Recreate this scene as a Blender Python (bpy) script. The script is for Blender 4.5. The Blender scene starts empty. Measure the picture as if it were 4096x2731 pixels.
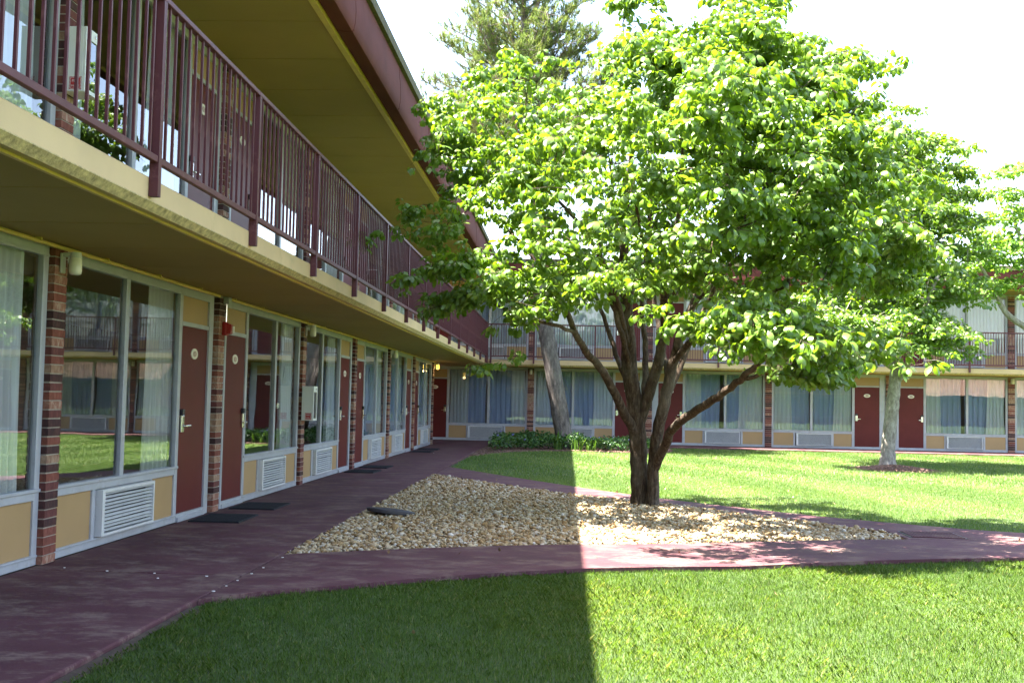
import bpy, math, random
import numpy as np
from mathutils import Matrix, Vector

random.seed(7)
RNG = np.random.default_rng(7)
scene = bpy.context.scene
COL = scene.collection

# ------------------------------------------------------------------ camera
CAM = np.array([3.9101, -8.0888, 1.2837])
F_PX, YAW, PITCH, ROLL = 4417.97, -0.050552, 0.054294, 0.021313      # focal length in pixels of the 4096 px photograph
_F = np.array([math.sin(YAW) * math.cos(PITCH), math.cos(YAW) * math.cos(PITCH), math.sin(PITCH)])
_R0 = np.array([math.cos(YAW), -math.sin(YAW), 0.0])
_U0 = np.cross(_R0, _F)
_R = math.cos(ROLL) * _R0 + math.sin(ROLL) * _U0
_U = -math.sin(ROLL) * _R0 + math.cos(ROLL) * _U0
cam_data = bpy.data.cameras.new("camera")
cam_data.sensor_width = 36.0
cam_data.lens = F_PX / 4096 * 36.0
cam_data.clip_start = 0.05
cam_data.clip_end = 3000
cam = bpy.data.objects.new("camera", cam_data)
COL.objects.link(cam)
cam.matrix_world = Matrix(((_R[0], _U[0], -_F[0], CAM[0]), (_R[1], _U[1], -_F[1], CAM[1]),
                           (_R[2], _U[2], -_F[2], CAM[2]), (0, 0, 0, 1)))
scene.camera = cam

# ------------------------------------------------------------------ sky, sun, exposure
SUN = Vector((-0.414, -0.085, 1.0)).normalized()                      # towards the sun
world = bpy.data.worlds.new("World")
scene.world = world
world.use_nodes = True
wn = world.node_tree
bg = wn.nodes["Background"]
sky = wn.nodes.new("ShaderNodeTexSky")
sky.sky_type = 'NISHITA'
sky.sun_disc = False
sky.sun_elevation = math.asin(SUN.z)
sky.sun_rotation = math.atan2(SUN.x, SUN.y)
sky.air_density = 1.0
sky.dust_density = 1.2
sky.ozone_density = 1.0
warm = wn.nodes.new("ShaderNodeMix"); warm.data_type = 'RGBA'; warm.blend_type = 'MULTIPLY'      # camera white balance: even tint of the whole sky
warm.inputs["Factor"].default_value = 1.0; warm.inputs[7].default_value = (1.10, 0.975, 0.92, 1)
wn.links.new(sky.outputs[0], warm.inputs[6]); wn.links.new(warm.outputs[2], bg.inputs[0])
bg.inputs[1].default_value = 0.088
sun_data = bpy.data.lights.new("sun", 'SUN')
sun_data.energy = 5.0
sun_data.angle = math.radians(0.53)
sun_data.color = (1.0, 0.95, 0.87)
sun = bpy.data.objects.new("sun", sun_data)
COL.objects.link(sun)
sun.rotation_euler = SUN.to_track_quat('Z', 'Y').to_euler()
sun.location = SUN * 60
scene.view_settings.view_transform = 'Standard'
scene.view_settings.look = 'None'
scene.view_settings.gamma = 1.0
scene.view_settings.use_curve_mapping = False
scene.view_settings.exposure = 3.4
scene.cycles.use_denoising = True
scene.cycles.max_bounces = 10
scene.cycles.transparent_max_bounces = 24
scene.cycles.sample_clamp_indirect = 8.0
scene.cycles.caustics_reflective = False
scene.cycles.caustics_refractive = False

# ------------------------------------------------------------------ pixel helpers (photograph pixels, 4096 wide)
def ray(u, v):
    d = (u - 2048) / F_PX * _R - (v - 1365.5) / F_PX * _U + _F
    return d
def at_y(u, v, y):
    d = ray(u, v); return CAM + d * ((y - CAM[1]) / d[1])

# ------------------------------------------------------------------ materials
def new_mat(name):
    m = bpy.data.materials.new(name); m.use_nodes = True
    nt = m.node_tree
    return m, nt, nt.nodes["Principled BSDF"], nt.nodes["Material Output"]
def noise(nt, scale, detail=4, rough=0.6, coord='Object', vec=None, stretch=None):
    n = nt.nodes.new("ShaderNodeTexNoise")
    n.inputs["Scale"].default_value = scale; n.inputs["Detail"].default_value = detail; n.inputs["Roughness"].default_value = rough
    if vec is None:
        tc = nt.nodes.new("ShaderNodeTexCoord"); vec = tc.outputs[coord]
    if stretch:
        mp = nt.nodes.new("ShaderNodeMapping"); mp.inputs["Scale"].default_value = stretch
        nt.links.new(vec, mp.inputs[0]); vec = mp.outputs[0]
    nt.links.new(vec, n.inputs["Vector"])
    return n
def ramp(nt, fac, stops):
    r = nt.nodes.new("ShaderNodeValToRGB")
    while len(r.color_ramp.elements) < len(stops): r.color_ramp.elements.new(0.5)
    for e, (p, c) in zip(r.color_ramp.elements, stops):
        e.position = p; e.color = (*c, 1)
    nt.links.new(fac, r.inputs[0]); return r
def mixc(nt, fac, a, b, mode='MIX'):
    m = nt.nodes.new("ShaderNodeMix"); m.data_type = 'RGBA'; m.blend_type = mode
    for s, v in ((m.inputs["Factor"], fac), (m.inputs[6], a), (m.inputs[7], b)):
        if hasattr(v, 'links'): nt.links.new(v, s)
        elif isinstance(v, (int, float)): s.default_value = v
        else: s.default_value = (*v, 1)
    return m.outputs[2]
def bump(nt, b, fac, strength, dist=0.01):
    n = nt.nodes.new("ShaderNodeBump"); n.inputs["Strength"].default_value = strength; n.inputs["Distance"].default_value = dist
    nt.links.new(fac, n.inputs["Height"]); nt.links.new(n.outputs[0], b.inputs["Normal"])
MATS = {}
def paint(name, col, rough=0.5, var=0.12, scale=3.0, bumps=0.0, bscale=80, spec=0.5, metal=0.0, coord='Object', dirt=None, dscale=1.2):
    m, nt, b, o = new_mat(name)
    n = noise(nt, scale, 5, 0.6, coord)
    lo = tuple(c * (1 - var) for c in col); hi = tuple(min(1, c * (1 + var)) for c in col)
    out = ramp(nt, n.outputs[0], [(0.3, lo), (0.7, hi)]).outputs[0]
    if dirt:
        n3 = noise(nt, dscale, 6, 0.75, coord)
        r3 = ramp(nt, n3.outputs[0], [(0.56, (0, 0, 0)), (0.72, (1, 1, 1))])
        out = mixc(nt, r3.outputs[0], out, dirt)
    nt.links.new(out, b.inputs["Base Color"])
    b.inputs["Roughness"].default_value = rough; b.inputs["Metallic"].default_value = metal
    b.inputs["Specular IOR Level"].default_value = spec
    if bumps:
        n2 = noise(nt, bscale, 3, 0.6, coord); bump(nt, b, n2.outputs[0], bumps, 0.004)
    MATS[name] = m
    return m
M_FRAME = paint("frame_paint", (0.38, 0.39, 0.41), 0.42, 0.10, 4, 0.05, 60, dirt=(0.30, 0.295, 0.28), dscale=3)
M_PANEL = paint("tan_panel", (0.37, 0.235, 0.10), 0.55, 0.05, 2, 0.06, 260)
M_DOOR = paint("maroon_door", (0.110, 0.020, 0.018), 0.42, 0.10, 2.5, 0.04, 40, spec=0.15)
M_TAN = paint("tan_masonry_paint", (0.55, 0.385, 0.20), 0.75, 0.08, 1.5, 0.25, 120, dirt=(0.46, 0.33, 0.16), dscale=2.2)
M_ROUGHTAN = paint("rough_tan_edge", (0.40, 0.30, 0.13), 0.9, 0.45, 22, 1.0, 60)
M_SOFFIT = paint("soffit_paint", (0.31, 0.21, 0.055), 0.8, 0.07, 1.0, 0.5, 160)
M_YELLOW = paint("yellow_trim", (0.60, 0.42, 0.11), 0.6, 0.10, 6, 0.1, 60)
M_MAROON = paint("maroon_metal", (0.100, 0.028, 0.034), 0.5, 0.14, 5, 0.06, 90, spec=0.3, dirt=(0.17, 0.065, 0.065), dscale=6)
M_GUTTER = paint("brown_gutter", (0.115, 0.034, 0.027), 0.8, 0.18, 1.5, 0.05, 30, spec=0.12, dirt=(0.12, 0.045, 0.035), dscale=1)
M_SHINGLE = paint("shingle_edge", (0.10, 0.085, 0.045), 0.95, 0.5, 18, 1.0, 50)
M_ROOF = paint("shingle_roof", (0.34, 0.21, 0.15), 0.95, 0.25, 9, 0.8, 30)
M_MORTAR = paint("mortar", (0.33, 0.28, 0.23), 0.95, 0.15, 30, 0.5, 120)
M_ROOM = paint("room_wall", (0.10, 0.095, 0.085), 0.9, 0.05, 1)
M_LOUVER = paint("louver_metal", (0.62, 0.62, 0.60), 0.4, 0.06, 5, dirt=(0.42, 0.41, 0.38), dscale=7)
M_BLACK = paint("black_plastic", (0.02, 0.02, 0.022), 0.4, 0.1, 10)
M_CHROME = paint("satin_metal", (0.72, 0.70, 0.64), 0.22, 0.04, 20, metal=1.0)
M_WHITE = paint("white_enamel", (0.74, 0.74, 0.68), 0.35, 0.04, 6)
M_PLAQUE = paint("plaque_ivory", (0.72, 0.68, 0.58), 0.4, 0.05, 20)
M_PLAQUE2 = paint("plaque_print", (0.42, 0.31, 0.25), 0.5, 0.45, 70)
M_RED = paint("red_plastic", (0.33, 0.010, 0.012), 0.3, 0.08, 8)
M_REDPRINT = paint("red_print", (0.42, 0.02, 0.02), 0.5, 0.05, 10)
M_MAT = paint("rubber_mat", (0.012, 0.013, 0.017), 0.95, 0.3, 40, 0.8, 300)
M_OPAL = paint("opal_glass", (0.80, 0.76, 0.64), 0.25, 0.03, 6)
M_SOIL = paint("soil", (0.055, 0.036, 0.022), 1.0, 0.4, 12, 1.0, 40)
M_MULCH = paint("mulch_chips", (0.17, 0.10, 0.07), 0.95, 0.5, 14, 1.0, 60)
M_LID = paint("black_lid", (0.035, 0.030, 0.032), 0.7, 0.3, 8, 0.3, 40)

def brick_mat(name, a, b, c):
    m, nt, bs, o = new_mat(name)
    oi = nt.nodes.new("ShaderNodeObjectInfo")
    tc = nt.nodes.new("ShaderNodeTexCoord")
    va = nt.nodes.new("ShaderNodeVectorMath"); va.operation = 'ADD'
    vm = nt.nodes.new("ShaderNodeVectorMath"); vm.operation = 'SCALE'
    cmb = nt.nodes.new("ShaderNodeCombineXYZ")
    for i in range(3): nt.links.new(oi.outputs["Random"], cmb.inputs[i])
    nt.links.new(cmb.outputs[0], vm.inputs[0]); vm.inputs["Scale"].default_value = 37.0
    nt.links.new(tc.outputs["Object"], va.inputs[0]); nt.links.new(vm.outputs[0], va.inputs[1])
    n = noise(nt, 16, 5, 0.7, vec=va.outputs[0], stretch=(1, 1.6, 0.7))
    r = ramp(nt, n.outputs[0], [(0.34, a), (0.52, b), (0.68, c)])
    nt.links.new(r.outputs[0], bs.inputs["Base Color"]); bs.inputs["Roughness"].default_value = 0.9
    n2 = noise(nt, 150, 4, 0.7, vec=va.outputs[0]); bump(nt, bs, n2.outputs[0], 0.5, 0.003)
    return m
BRICKS = [brick_mat("brick_red", (0.13, 0.035, 0.022), (0.19, 0.055, 0.035), (0.25, 0.09, 0.06)),
          brick_mat("brick_umber", (0.035, 0.015, 0.014), (0.055, 0.020, 0.018), (0.09, 0.035, 0.03)),
          brick_mat("brick_washed", (0.20, 0.062, 0.040), (0.30, 0.15, 0.10), (0.46, 0.35, 0.27)),
          brick_mat("brick_tan", (0.20, 0.09, 0.055), (0.30, 0.19, 0.12), (0.40, 0.28, 0.20)),
          brick_mat("brick_maroon", (0.09, 0.024, 0.02), (0.125, 0.036, 0.03), (0.17, 0.055, 0.045))]

def glass_mat():
    m, nt, b, o = new_mat("window_glass")
    nt.nodes.remove(b)
    fr = nt.nodes.new("ShaderNodeFresnel"); fr.inputs[0].default_value = 1.52
    # both faces of the pane reflect: 2F/(1+F)
    a = nt.nodes.new("ShaderNodeMath"); a.operation = 'ADD'; a.inputs[1].default_value = 1.0
    d = nt.nodes.new("ShaderNodeMath"); d.operation = 'DIVIDE'
    k = nt.nodes.new("ShaderNodeMath"); k.operation = 'MULTIPLY'; k.inputs[1].default_value = 2.0
    nt.links.new(fr.outputs[0], a.inputs[0]); nt.links.new(fr.outputs[0], k.inputs[0])
    nt.links.new(k.outputs[0], d.inputs[0]); nt.links.new(a.outputs[0], d.inputs[1])
    tr = nt.nodes.new("ShaderNodeBsdfTransparent"); tr.inputs[0].default_value = (0.91, 0.94, 0.94, 1)
    gl = nt.nodes.new("ShaderNodeBsdfGlossy"); gl.inputs["Roughness"].default_value = 0.0
    gl.inputs[0].default_value = (0.97, 0.99, 1.0, 1)
    n = noise(nt, 0.9, 2, 0.5); bp = nt.nodes.new("ShaderNodeBump"); bp.inputs["Strength"].default_value = 0.025; bp.inputs["Distance"].default_value = 0.05
    nt.links.new(n.outputs[0], bp.inputs["Height"]); nt.links.new(bp.outputs[0], gl.inputs["Normal"])
    mx = nt.nodes.new("ShaderNodeMixShader")
    nt.links.new(d.outputs[0], mx.inputs[0]); nt.links.new(tr.outputs[0], mx.inputs[1]); nt.links.new(gl.outputs[0], mx.inputs[2])
    nt.links.new(mx.outputs[0], o.inputs[0])
    return m
M_GLASS = glass_mat()

def cloth_mat(name, col, trans=0.3):
    m, nt, b, o = new_mat(name)
    b.inputs["Base Color"].default_value = (*col, 1); b.inputs["Roughness"].default_value = 0.9; b.inputs["Specular IOR Level"].default_value = 0.1
    t = nt.nodes.new("ShaderNodeBsdfTranslucent"); t.inputs[0].default_value = (*col, 1)
    mx = nt.nodes.new("ShaderNodeMixShader"); mx.inputs[0].default_value = trans
    nt.links.new(b.outputs[0], mx.inputs[1]); nt.links.new(t.outputs[0], mx.inputs[2]); nt.links.new(mx.outputs[0], o.inputs[0])
    return m
M_DRAPE = cloth_mat("drape_cream", (0.84, 0.88, 0.90))
M_SHEER = cloth_mat("lining_sky_tint", (0.46, 0.57, 0.80))  # blue of reflected sky and shade light put into the lining colour

def concrete_mat(name, coord='Object'):
    m, nt, b, o = new_mat(name)
    base = noise(nt, 1.3, 5, 0.6, coord)
    c0 = ramp(nt, base.outputs[0], [(0.3, (0.066, 0.025, 0.029)), (0.7, (0.102, 0.040, 0.047))]).outputs[0]
    worn = noise(nt, 2.6, 9, 0.82, coord, stretch=(0.7, 1.15, 1))
    fine = noise(nt, 26, 4, 0.75, coord, stretch=(0.35, 1.6, 1))
    add = nt.nodes.new("ShaderNodeMath"); add.operation = 'MULTIPLY_ADD'; add.inputs[1].default_value = 0.34
    nt.links.new(fine.outputs[0], add.inputs[0]); nt.links.new(worn.outputs[0], add.inputs[2])
    rw = ramp(nt, add.outputs[0], [(0.655, (0, 0, 0)), (0.77, (1, 1, 1))])
    b.inputs['Specular IOR Level'].default_value = 0.18
    c1 = mixc(nt, rw.outputs[0], c0, (0.165, 0.108, 0.088))
    nt.links.new(c1, b.inputs["Base Color"])
    rr = nt.nodes.new("ShaderNodeMapRange"); rr.inputs[3].default_value = 0.7; rr.inputs[4].default_value = 0.9
    nt.links.new(rw.outputs[0], rr.inputs[0]); nt.links.new(rr.outputs[0], b.inputs["Roughness"])
    g = noise(nt, 140, 3, 0.6, coord); bump(nt, b, g.outputs[0], 0.35, 0.004)
    return m
M_WALK = concrete_mat("painted_concrete")
M_CONC = paint("bare_concrete", (0.30, 0.24, 0.18), 0.95, 0.35, 9, 0.9, 60)

def attr_mat(name, stops, rough=0.6, trans=0.0, transcol=None, spec=0.4, bumps=0, bscale=90, sheen_noise=None, both=None):
    m, nt, b, o = new_mat(name)
    at = nt.nodes.new("ShaderNodeAttribute"); at.attribute_name = "tint"
    col = ramp(nt, at.outputs["Fac"], stops).outputs[0]
    if both:
        g = noise(nt, both[0], 4, 0.6, 'Object'); r = ramp(nt, g.outputs[0], [(0.35, both[1]), (0.65, both[2])]); col = mixc(nt, 1.0, col, r.outputs[0], 'MULTIPLY')
    nt.links.new(col, b.inputs["Base Color"]); b.inputs["Roughness"].default_value = rough; b.inputs["Specular IOR Level"].default_value = spec
    if bumps:
        n2 = noise(nt, bscale, 3, 0.6); bump(nt, b, n2.outputs[0], bumps, 0.01)
    if trans:
        t = nt.nodes.new("ShaderNodeBsdfTranslucent")
        tcol = mixc(nt, 1.0, col, transcol, 'MULTIPLY'); nt.links.new(tcol, t.inputs[0])
        mx = nt.nodes.new("ShaderNodeMixShader"); mx.inputs[0].default_value = trans
        nt.links.new(b.outputs[0], mx.inputs[1]); nt.links.new(t.outputs[0], mx.inputs[2]); nt.links.new(mx.outputs[0], o.inputs[0])
    return m
LEAF_STOPS = [(0.0, (0.075, 0.148, 0.018)), (0.5, (0.108, 0.195, 0.022)), (1.0, (0.150, 0.240, 0.030))]
M_LEAF = attr_mat("dogwood_leaf", LEAF_STOPS, 0.40, 0.42, (1.75, 1.65, 0.45), 0.7)
M_LEAF3 = attr_mat("pale_leaf", [(0, (0.09, 0.19, 0.03)), (1, (0.17, 0.29, 0.05))], 0.42, 0.45, (1.7, 1.6, 0.6), 0.5)
M_NEEDLE = attr_mat("pine_needle", [(0, (0.075, 0.130, 0.045)), (0.6, (0.14, 0.20, 0.070)), (1, (0.22, 0.25, 0.10))], 0.5, 0.3, (1.4, 1.3, 0.7), 0.3)
M_COVER = attr_mat("vinca_leaf", [(0, (0.020, 0.060, 0.014)), (0.7, (0.045, 0.12, 0.022)), (1, (0.10, 0.19, 0.03))], 0.4, 0.25, (1.4, 1.5, 0.5), 0.5)
M_IRIS = attr_mat("iris_leaf", [(0, (0.05, 0.13, 0.02)), (1, (0.14, 0.25, 0.035))], 0.45, 0.35, (1.5, 1.5, 0.5), 0.4)
M_FLOWER = paint("violet_petal", (0.20, 0.16, 0.55), 0.6, 0.2, 20)
M_STONE = attr_mat("river_gravel", [(0, (0.20, 0.115, 0.045)), (0.22, (0.35, 0.225, 0.095)), (0.5, (0.48, 0.36, 0.20)), (0.8, (0.56, 0.48, 0.34)), (1, (0.68, 0.63, 0.54))],
                   0.85, spec=0.25, bumps=0.5, bscale=120, both=(40, (0.72, 0.70, 0.66), (1.05, 1.05, 1.05)))
M_GRASS = attr_mat("lawn_blade", [(0, (0.058, 0.120, 0.018)), (0.5, (0.105, 0.185, 0.030)), (0.85, (0.170, 0.245, 0.045)), (1, (0.30, 0.30, 0.13))],
                   0.5, 0.28, (1.5, 1.5, 0.5), 0.35)
def ground_mat():
    m, nt, b, o = new_mat("lawn_ground")
    n = noise(nt, 2.2, 6, 0.7); f = noise(nt, 60, 4, 0.7)
    c = ramp(nt, n.outputs[0], [(0.3, (0.036, 0.075, 0.012)), (0.7, (0.066, 0.112, 0.020))]).outputs[0]
    c = mixc(nt, 0.35, c, ramp(nt, f.outputs[0], [(0.35, (0.03, 0.035, 0.01)), (0.7, (0.09, 0.15, 0.03))]).outputs[0])
    nt.links.new(c, b.inputs["Base Color"]); b.inputs["Roughness"].default_value = 0.95
    bump(nt, b, f.outputs[0], 1.0, 0.03)
    return m
M_GROUND = ground_mat()
def bark_mat(name, a, b_, c, scale=9, stretch=(1, 1, 0.22), strength=0.9):
    m, nt, b, o = new_mat(name)
    n = noise(nt, scale, 7, 0.75, stretch=stretch); l = noise(nt, 2.5, 4, 0.6)
    col = ramp(nt, n.outputs[0], [(0.32, a), (0.52, b_), (0.70, c)]).outputs[0]
    col = mixc(nt, ramp(nt, l.outputs[0], [(0.5, (0, 0, 0)), (0.75, (0.6, 0.6, 0.6))]).outputs[0], col, (0.20, 0.185, 0.15))
    nt.links.new(col, b.inputs["Base Color"]); b.inputs["Roughness"].default_value = 0.95; b.inputs["Specular IOR Level"].default_value = 0.15
    bump(nt, b, n.outputs[0], strength, 0.025)
    return m
M_BARK = bark_mat("dogwood_bark", (0.026, 0.018, 0.013), (0.080, 0.056, 0.039), (0.20, 0.155, 0.115), 30, (1, 1, 0.22), 1.0)
M_BARK2 = bark_mat("pale_bark", (0.12, 0.10, 0.08), (0.28, 0.25, 0.21), (0.44, 0.41, 0.36), 14, (1, 1, 0.5), 0.8)
M_BARKP = bark_mat("pine_bark", (0.05, 0.042, 0.04), (0.13, 0.11, 0.10), (0.27, 0.235, 0.215), 12, (1, 1, 0.35))

# ------------------------------------------------------------------ mesh helpers
class MB:
    def __init__(s): s.v = []; s.f = []; s.mi = []; s.cur = 0
    def box(s, x0, x1, y0, y1, z0, z1):
        i = len(s.v)
        s.v += [(x0, y0, z0), (x1, y0, z0), (x1, y1, z0), (x0, y1, z0), (x0, y0, z1), (x1, y0, z1), (x1, y1, z1), (x0, y1, z1)]
        for q in ((0, 3, 2, 1), (4, 5, 6, 7), (0, 1, 5, 4), (1, 2, 6, 5), (2, 3, 7, 6), (3, 0, 4, 7)):
            s.f.append(tuple(i + k for k in q)); s.mi.append(s.cur)
        return s
    def poly(s, pts):
        i = len(s.v); s.v += [tuple(p) for p in pts]; s.f.append(tuple(range(i, i + len(pts)))); s.mi.append(s.cur); return s
    def prism(s, pts, z0, z1):          # polygon in xy, counter-clockwise
        i = len(s.v); n = len(pts)
        s.v += [(p[0], p[1], z0) for p in pts] + [(p[0], p[1], z1) for p in pts]
        s.f.append(tuple(range(i + n - 1, i - 1, -1))); s.f.append(tuple(range(i + n, i + 2 * n))); s.mi += [s.cur] * 2
        for k in range(n):
            j = (k + 1) % n; s.f.append((i + k, i + j, i + n + j, i + n + k)); s.mi.append(s.cur)
        return s
    def extrude_y(s, prof, y0, y1, closed=True):   # profile in xz
        i = len(s.v); n = len(prof)
        s.v += [(p[0], y0, p[1]) for p in prof] + [(p[0], y1, p[1]) for p in prof]
        for k in range(n if closed else n - 1):
            j = (k + 1) % n; s.f.append((i + k, i + j, i + n + j, i + n + k)); s.mi.append(s.cur)
        if closed:
            s.f.append(tuple(range(i, i + n))); s.f.append(tuple(range(i + 2 * n - 1, i + n - 1, -1))); s.mi += [s.cur] * 2
        return s
    def cyl(s, c, axis, r, h, n=16, r2=None, cap=True):   # c = centre of base
        r2 = r if r2 is None else r2; i = len(s.v)
        ax = 'xyz'.index(axis)
        for rr, hh in ((r, 0), (r2, h)):
            for k in range(n):
                a = 2 * math.pi * k / n; p = [rr * math.cos(a), rr * math.sin(a)]; p.insert(ax, hh)
                s.v.append((c[0] + p[0], c[1] + p[1], c[2] + p[2]))
        for k in range(n):
            j = (k + 1) % n; s.f.append((i + k, i + j, i + n + j, i + n + k)); s.mi.append(s.cur)
        if cap:
            s.f.append(tuple(range(i + n - 1, i - 1, -1))); s.f.append(tuple(range(i + n, i + 2 * n))); s.mi += [s.cur] * 2
        return s
    def mesh(s, name, mats, smooth=False, fix=True):
        me = bpy.data.meshes.new(name); me.from_pydata(s.v, [], s.f)
        for m in (mats if isinstance(mats, (list, tuple)) else [mats]): me.materials.append(m)
        if len(me.materials) > 1: me.polygons.foreach_set("material_index", s.mi)
        if smooth: me.polygons.foreach_set("use_smooth", [True] * len(me.polygons))
        if fix:
            import bmesh
            bm = bmesh.new(); bm.from_mesh(me); bmesh.ops.recalc_face_normals(bm, faces=bm.faces); bm.to_mesh(me); bm.free()
        me.update(); return me
def add(name, me, parent=None, label=None, cat=None, group=None, kind=None, loc=None):
    o = bpy.data.objects.new(name, me); COL.objects.link(o)
    if parent is not None: o.parent = parent
    if loc is not None: o.location = loc
    if label: o["label"] = label
    if cat: o["category"] = cat
    if group: o["group"] = group
    if kind: o["kind"] = kind
    return o
def empty(name, loc=(0, 0, 0), rz=0.0, **k):
    o = add(name, None, **k); o.location = loc; o.rotation_euler = (0, 0, rz); o.empty_display_size = 0.2; return o
def bevel(o, w=0.004, seg=2):
    m = o.modifiers.new("bevel", 'BEVEL'); m.width = w; m.segments = seg; m.limit_method = 'ANGLE'; return o
def np_mesh(name, V, faces_flat, starts, totals, mat, tint=None, smooth=False):
    me = bpy.data.meshes.new(name)
    me.vertices.add(len(V)); me.vertices.foreach_set("co", np.ascontiguousarray(V, dtype=np.float32).ravel())
    me.loops.add(len(faces_flat)); me.loops.foreach_set("vertex_index", np.ascontiguousarray(faces_flat, dtype=np.int32))
    me.polygons.add(len(starts)); me.polygons.foreach_set("loop_start", np.ascontiguousarray(starts, dtype=np.int32))
    if smooth: me.polygons.foreach_set("use_smooth", np.ones(len(starts), dtype=bool))
    me.materials.append(mat)
    if tint is not None:
        a = me.attributes.new("tint", 'FLOAT', 'POINT'); a.data.foreach_set("value", np.ascontiguousarray(tint, dtype=np.float32))
    me.update(calc_edges=True); me.validate(); return me
def inst_mesh(name, tv, tf, pos, B, mat, tint=None, smooth=False):
    """many copies of one small template (tv verts, tf faces) with 3x3 bases B, joined into one mesh"""
    n = len(pos); k = len(tv)
    V = np.einsum('nij,kj->nki', B, tv) + pos[:, None, :]
    lens = np.array([len(f) for f in tf]); flat = np.concatenate([np.array(f) for f in tf])
    FF = (flat[None, :] + (np.arange(n) * k)[:, None]).ravel()
    tot = np.tile(lens, n); st = np.concatenate([[0], np.cumsum(tot)[:-1]])
    T = None if tint is None else np.repeat(tint, k)
    return np_mesh(name, V.reshape(-1, 3), FF, st, tot, mat, T, smooth)

# ------------------------------------------------------------------ ground, walkways, paths
YC, B1, BF = 27.917, 3.95, 3.831
WALK_W = 1.61
LOW = [(1.61, -1.15), (1.90, -0.83), (2.40, -0.46), (2.87, -0.08), (3.45, 0.30), (4.05, 0.62), (4.7, 0.83), (5.34, 0.98), (6.0, 1.30), (6.61, 1.58), (7.3, 1.83), (7.98, 2.01), (9.0, 2.2), (10.5, 2.35), (14, 2.5), (20, 2.6)]
UP = [(1.61, 13.45), (2.2, 12.35), (2.87, 11.1), (3.45, 10.1), (4.03, 9.1), (4.6, 8.2), (5.21, 7.32), (5.8, 6.6), (6.39, 5.95), (6.95, 5.35), (7.53, 4.86), (8.32, 4.30), (9.0, 4.0), (10.5, 3.75), (14, 3.7), (20, 3.7)]
GLOW = [(1.62, 0.95), (1.95, 1.12), (2.66, 1.52), (3.3, 1.82), (3.99, 2.08), (4.89, 2.32), (5.7, 2.63), (6.44, 2.93), (7.27, 3.19)]
GUP = [(1.62, 11.1), (2.01, 10.55), (2.5, 9.8), (2.99, 9.05), (3.5, 8.3), (4.02, 7.6), (4.6, 6.98), (5.25, 6.34), (5.99, 5.45), (6.79, 4.52), (7.28, 3.95)]
ground = add("ground", MB().poly([(-400, -400, -0.042), (400, -400, -0.042), (400, 400, -0.042), (-400, 400, -0.042)]).mesh("ground", M_GROUND), kind="structure", label="grassy ground sheet under the courtyard lawn", cat="ground")

def slab_thing(name, polys, label, z0=-0.14, z1=0.0, mat=M_WALK):
    root = empty(name, (0, 0, 0), label=label, kind="structure", cat="pavement")
    for p in polys:
        o = add("slab", MB().prism(p, z0, z1).mesh("slab", mat), root); bevel(o, 0.012, 2)
    return root
g = 0.006
def rect(x0, x1, y0, y1): return [(x0 + g, y0 + g), (x1 - g, y0 + g), (x1 - g, y1 - g), (x0 + g, y1 - g)]
walkway = slab_thing("walkway", [rect(0, WALK_W, -14, -6.5), rect(0, WALK_W, -6.5, -0.2), rect(0, WALK_W, -0.2, 11.3), rect(0, WALK_W, 11.3, 19.6), rect(0, WALK_W, 19.6, 27.9), rect(-6, 0, 23.95, 27.9)],
                     "worn maroon painted concrete walkway along the left wing")
far_walk = slab_thing("walkway", [rect(WALK_W + 7.6 * k, WALK_W + 7.6 * (k + 1), 25.85, 27.9) for k in range(4)], "maroon walkway strip along the foot of the far wing")
lp = LOW + [(20, 3.1), (10.5, 3.05), (8.05, 3.25), (7.34, 3.21)] + GLOW[::-1][1:-1] + [(1.625, 0.92), (1.625, -1.13)]
up = [(7.34, 3.23), (8.05, 3.265), (10.5, 3.065), (20, 3.115)] + UP[::-1][:-1] + [(1.625, 13.42), (1.625, 11.13)] + GUP[1:] + [(7.33, 3.9)]
low_path = slab_thing("path", [lp], "curved maroon path between the near lawn and the gravel bed")
up_path = slab_thing("path", [up], "maroon path running diagonally behind the gravel bed")
# white specks left on the walkway joints
for (u, v) in [(258, 2270), (428, 2283), (618, 2292), (826, 2304), (1130, 2229), (1053, 2270), (1006, 2294), (950, 2321), (905, 2343), (853, 2364), (632, 2312), (1735, 1812)]:
    d = ray(u, v); p = CAM + d * (-CAM[2] / d[2])
    mb = MB(); n = 9; r = random.uniform(0.007, 0.012)
    mb.prism([(r * random.uniform(.7, 1.2) * math.cos(2 * math.pi * k / n), r * random.uniform(.7, 1.2) * math.sin(2 * math.pi * k / n)) for k in range(n)], 0.0005, 0.004)
    add("paint_spot", mb.mesh("paint_spot", M_WHITE), walkway, loc=(p[0], p[1], 0))
# crumbled bare-concrete edge and soil strip by the near lawn
mb = MB()
def strip(pts, w, z, jit):
    V = []
    for k, (x, y) in enumerate(pts):
        a = pts[max(k - 1, 0)]; b = pts[min(k + 1, len(pts) - 1)]; t = Vector((b[0] - a[0], b[1] - a[1])).normalized(); nrm = Vector((t.y, -t.x))
        V.append(((x, y), (x + nrm.x * w * random.uniform(1 - jit, 1 + jit), y + nrm.y * w * random.uniform(1 - jit, 1 + jit))))
    return V
edge = [(1.61, -7 + 0.15 * k) for k in range(39)]
V = strip(edge, 0.07, 0, .7)
for k in range(len(V) - 1):
    mb.poly([(*V[k][0], -0.026), (*V[k][1], -0.037), (*V[k + 1][1], -0.037), (*V[k + 1][0], -0.026)])
add("soil_strip", mb.mesh("soil_strip", M_SOIL), kind="structure", label="bare soil strip between walkway edge and near lawn", cat="soil")

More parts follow.
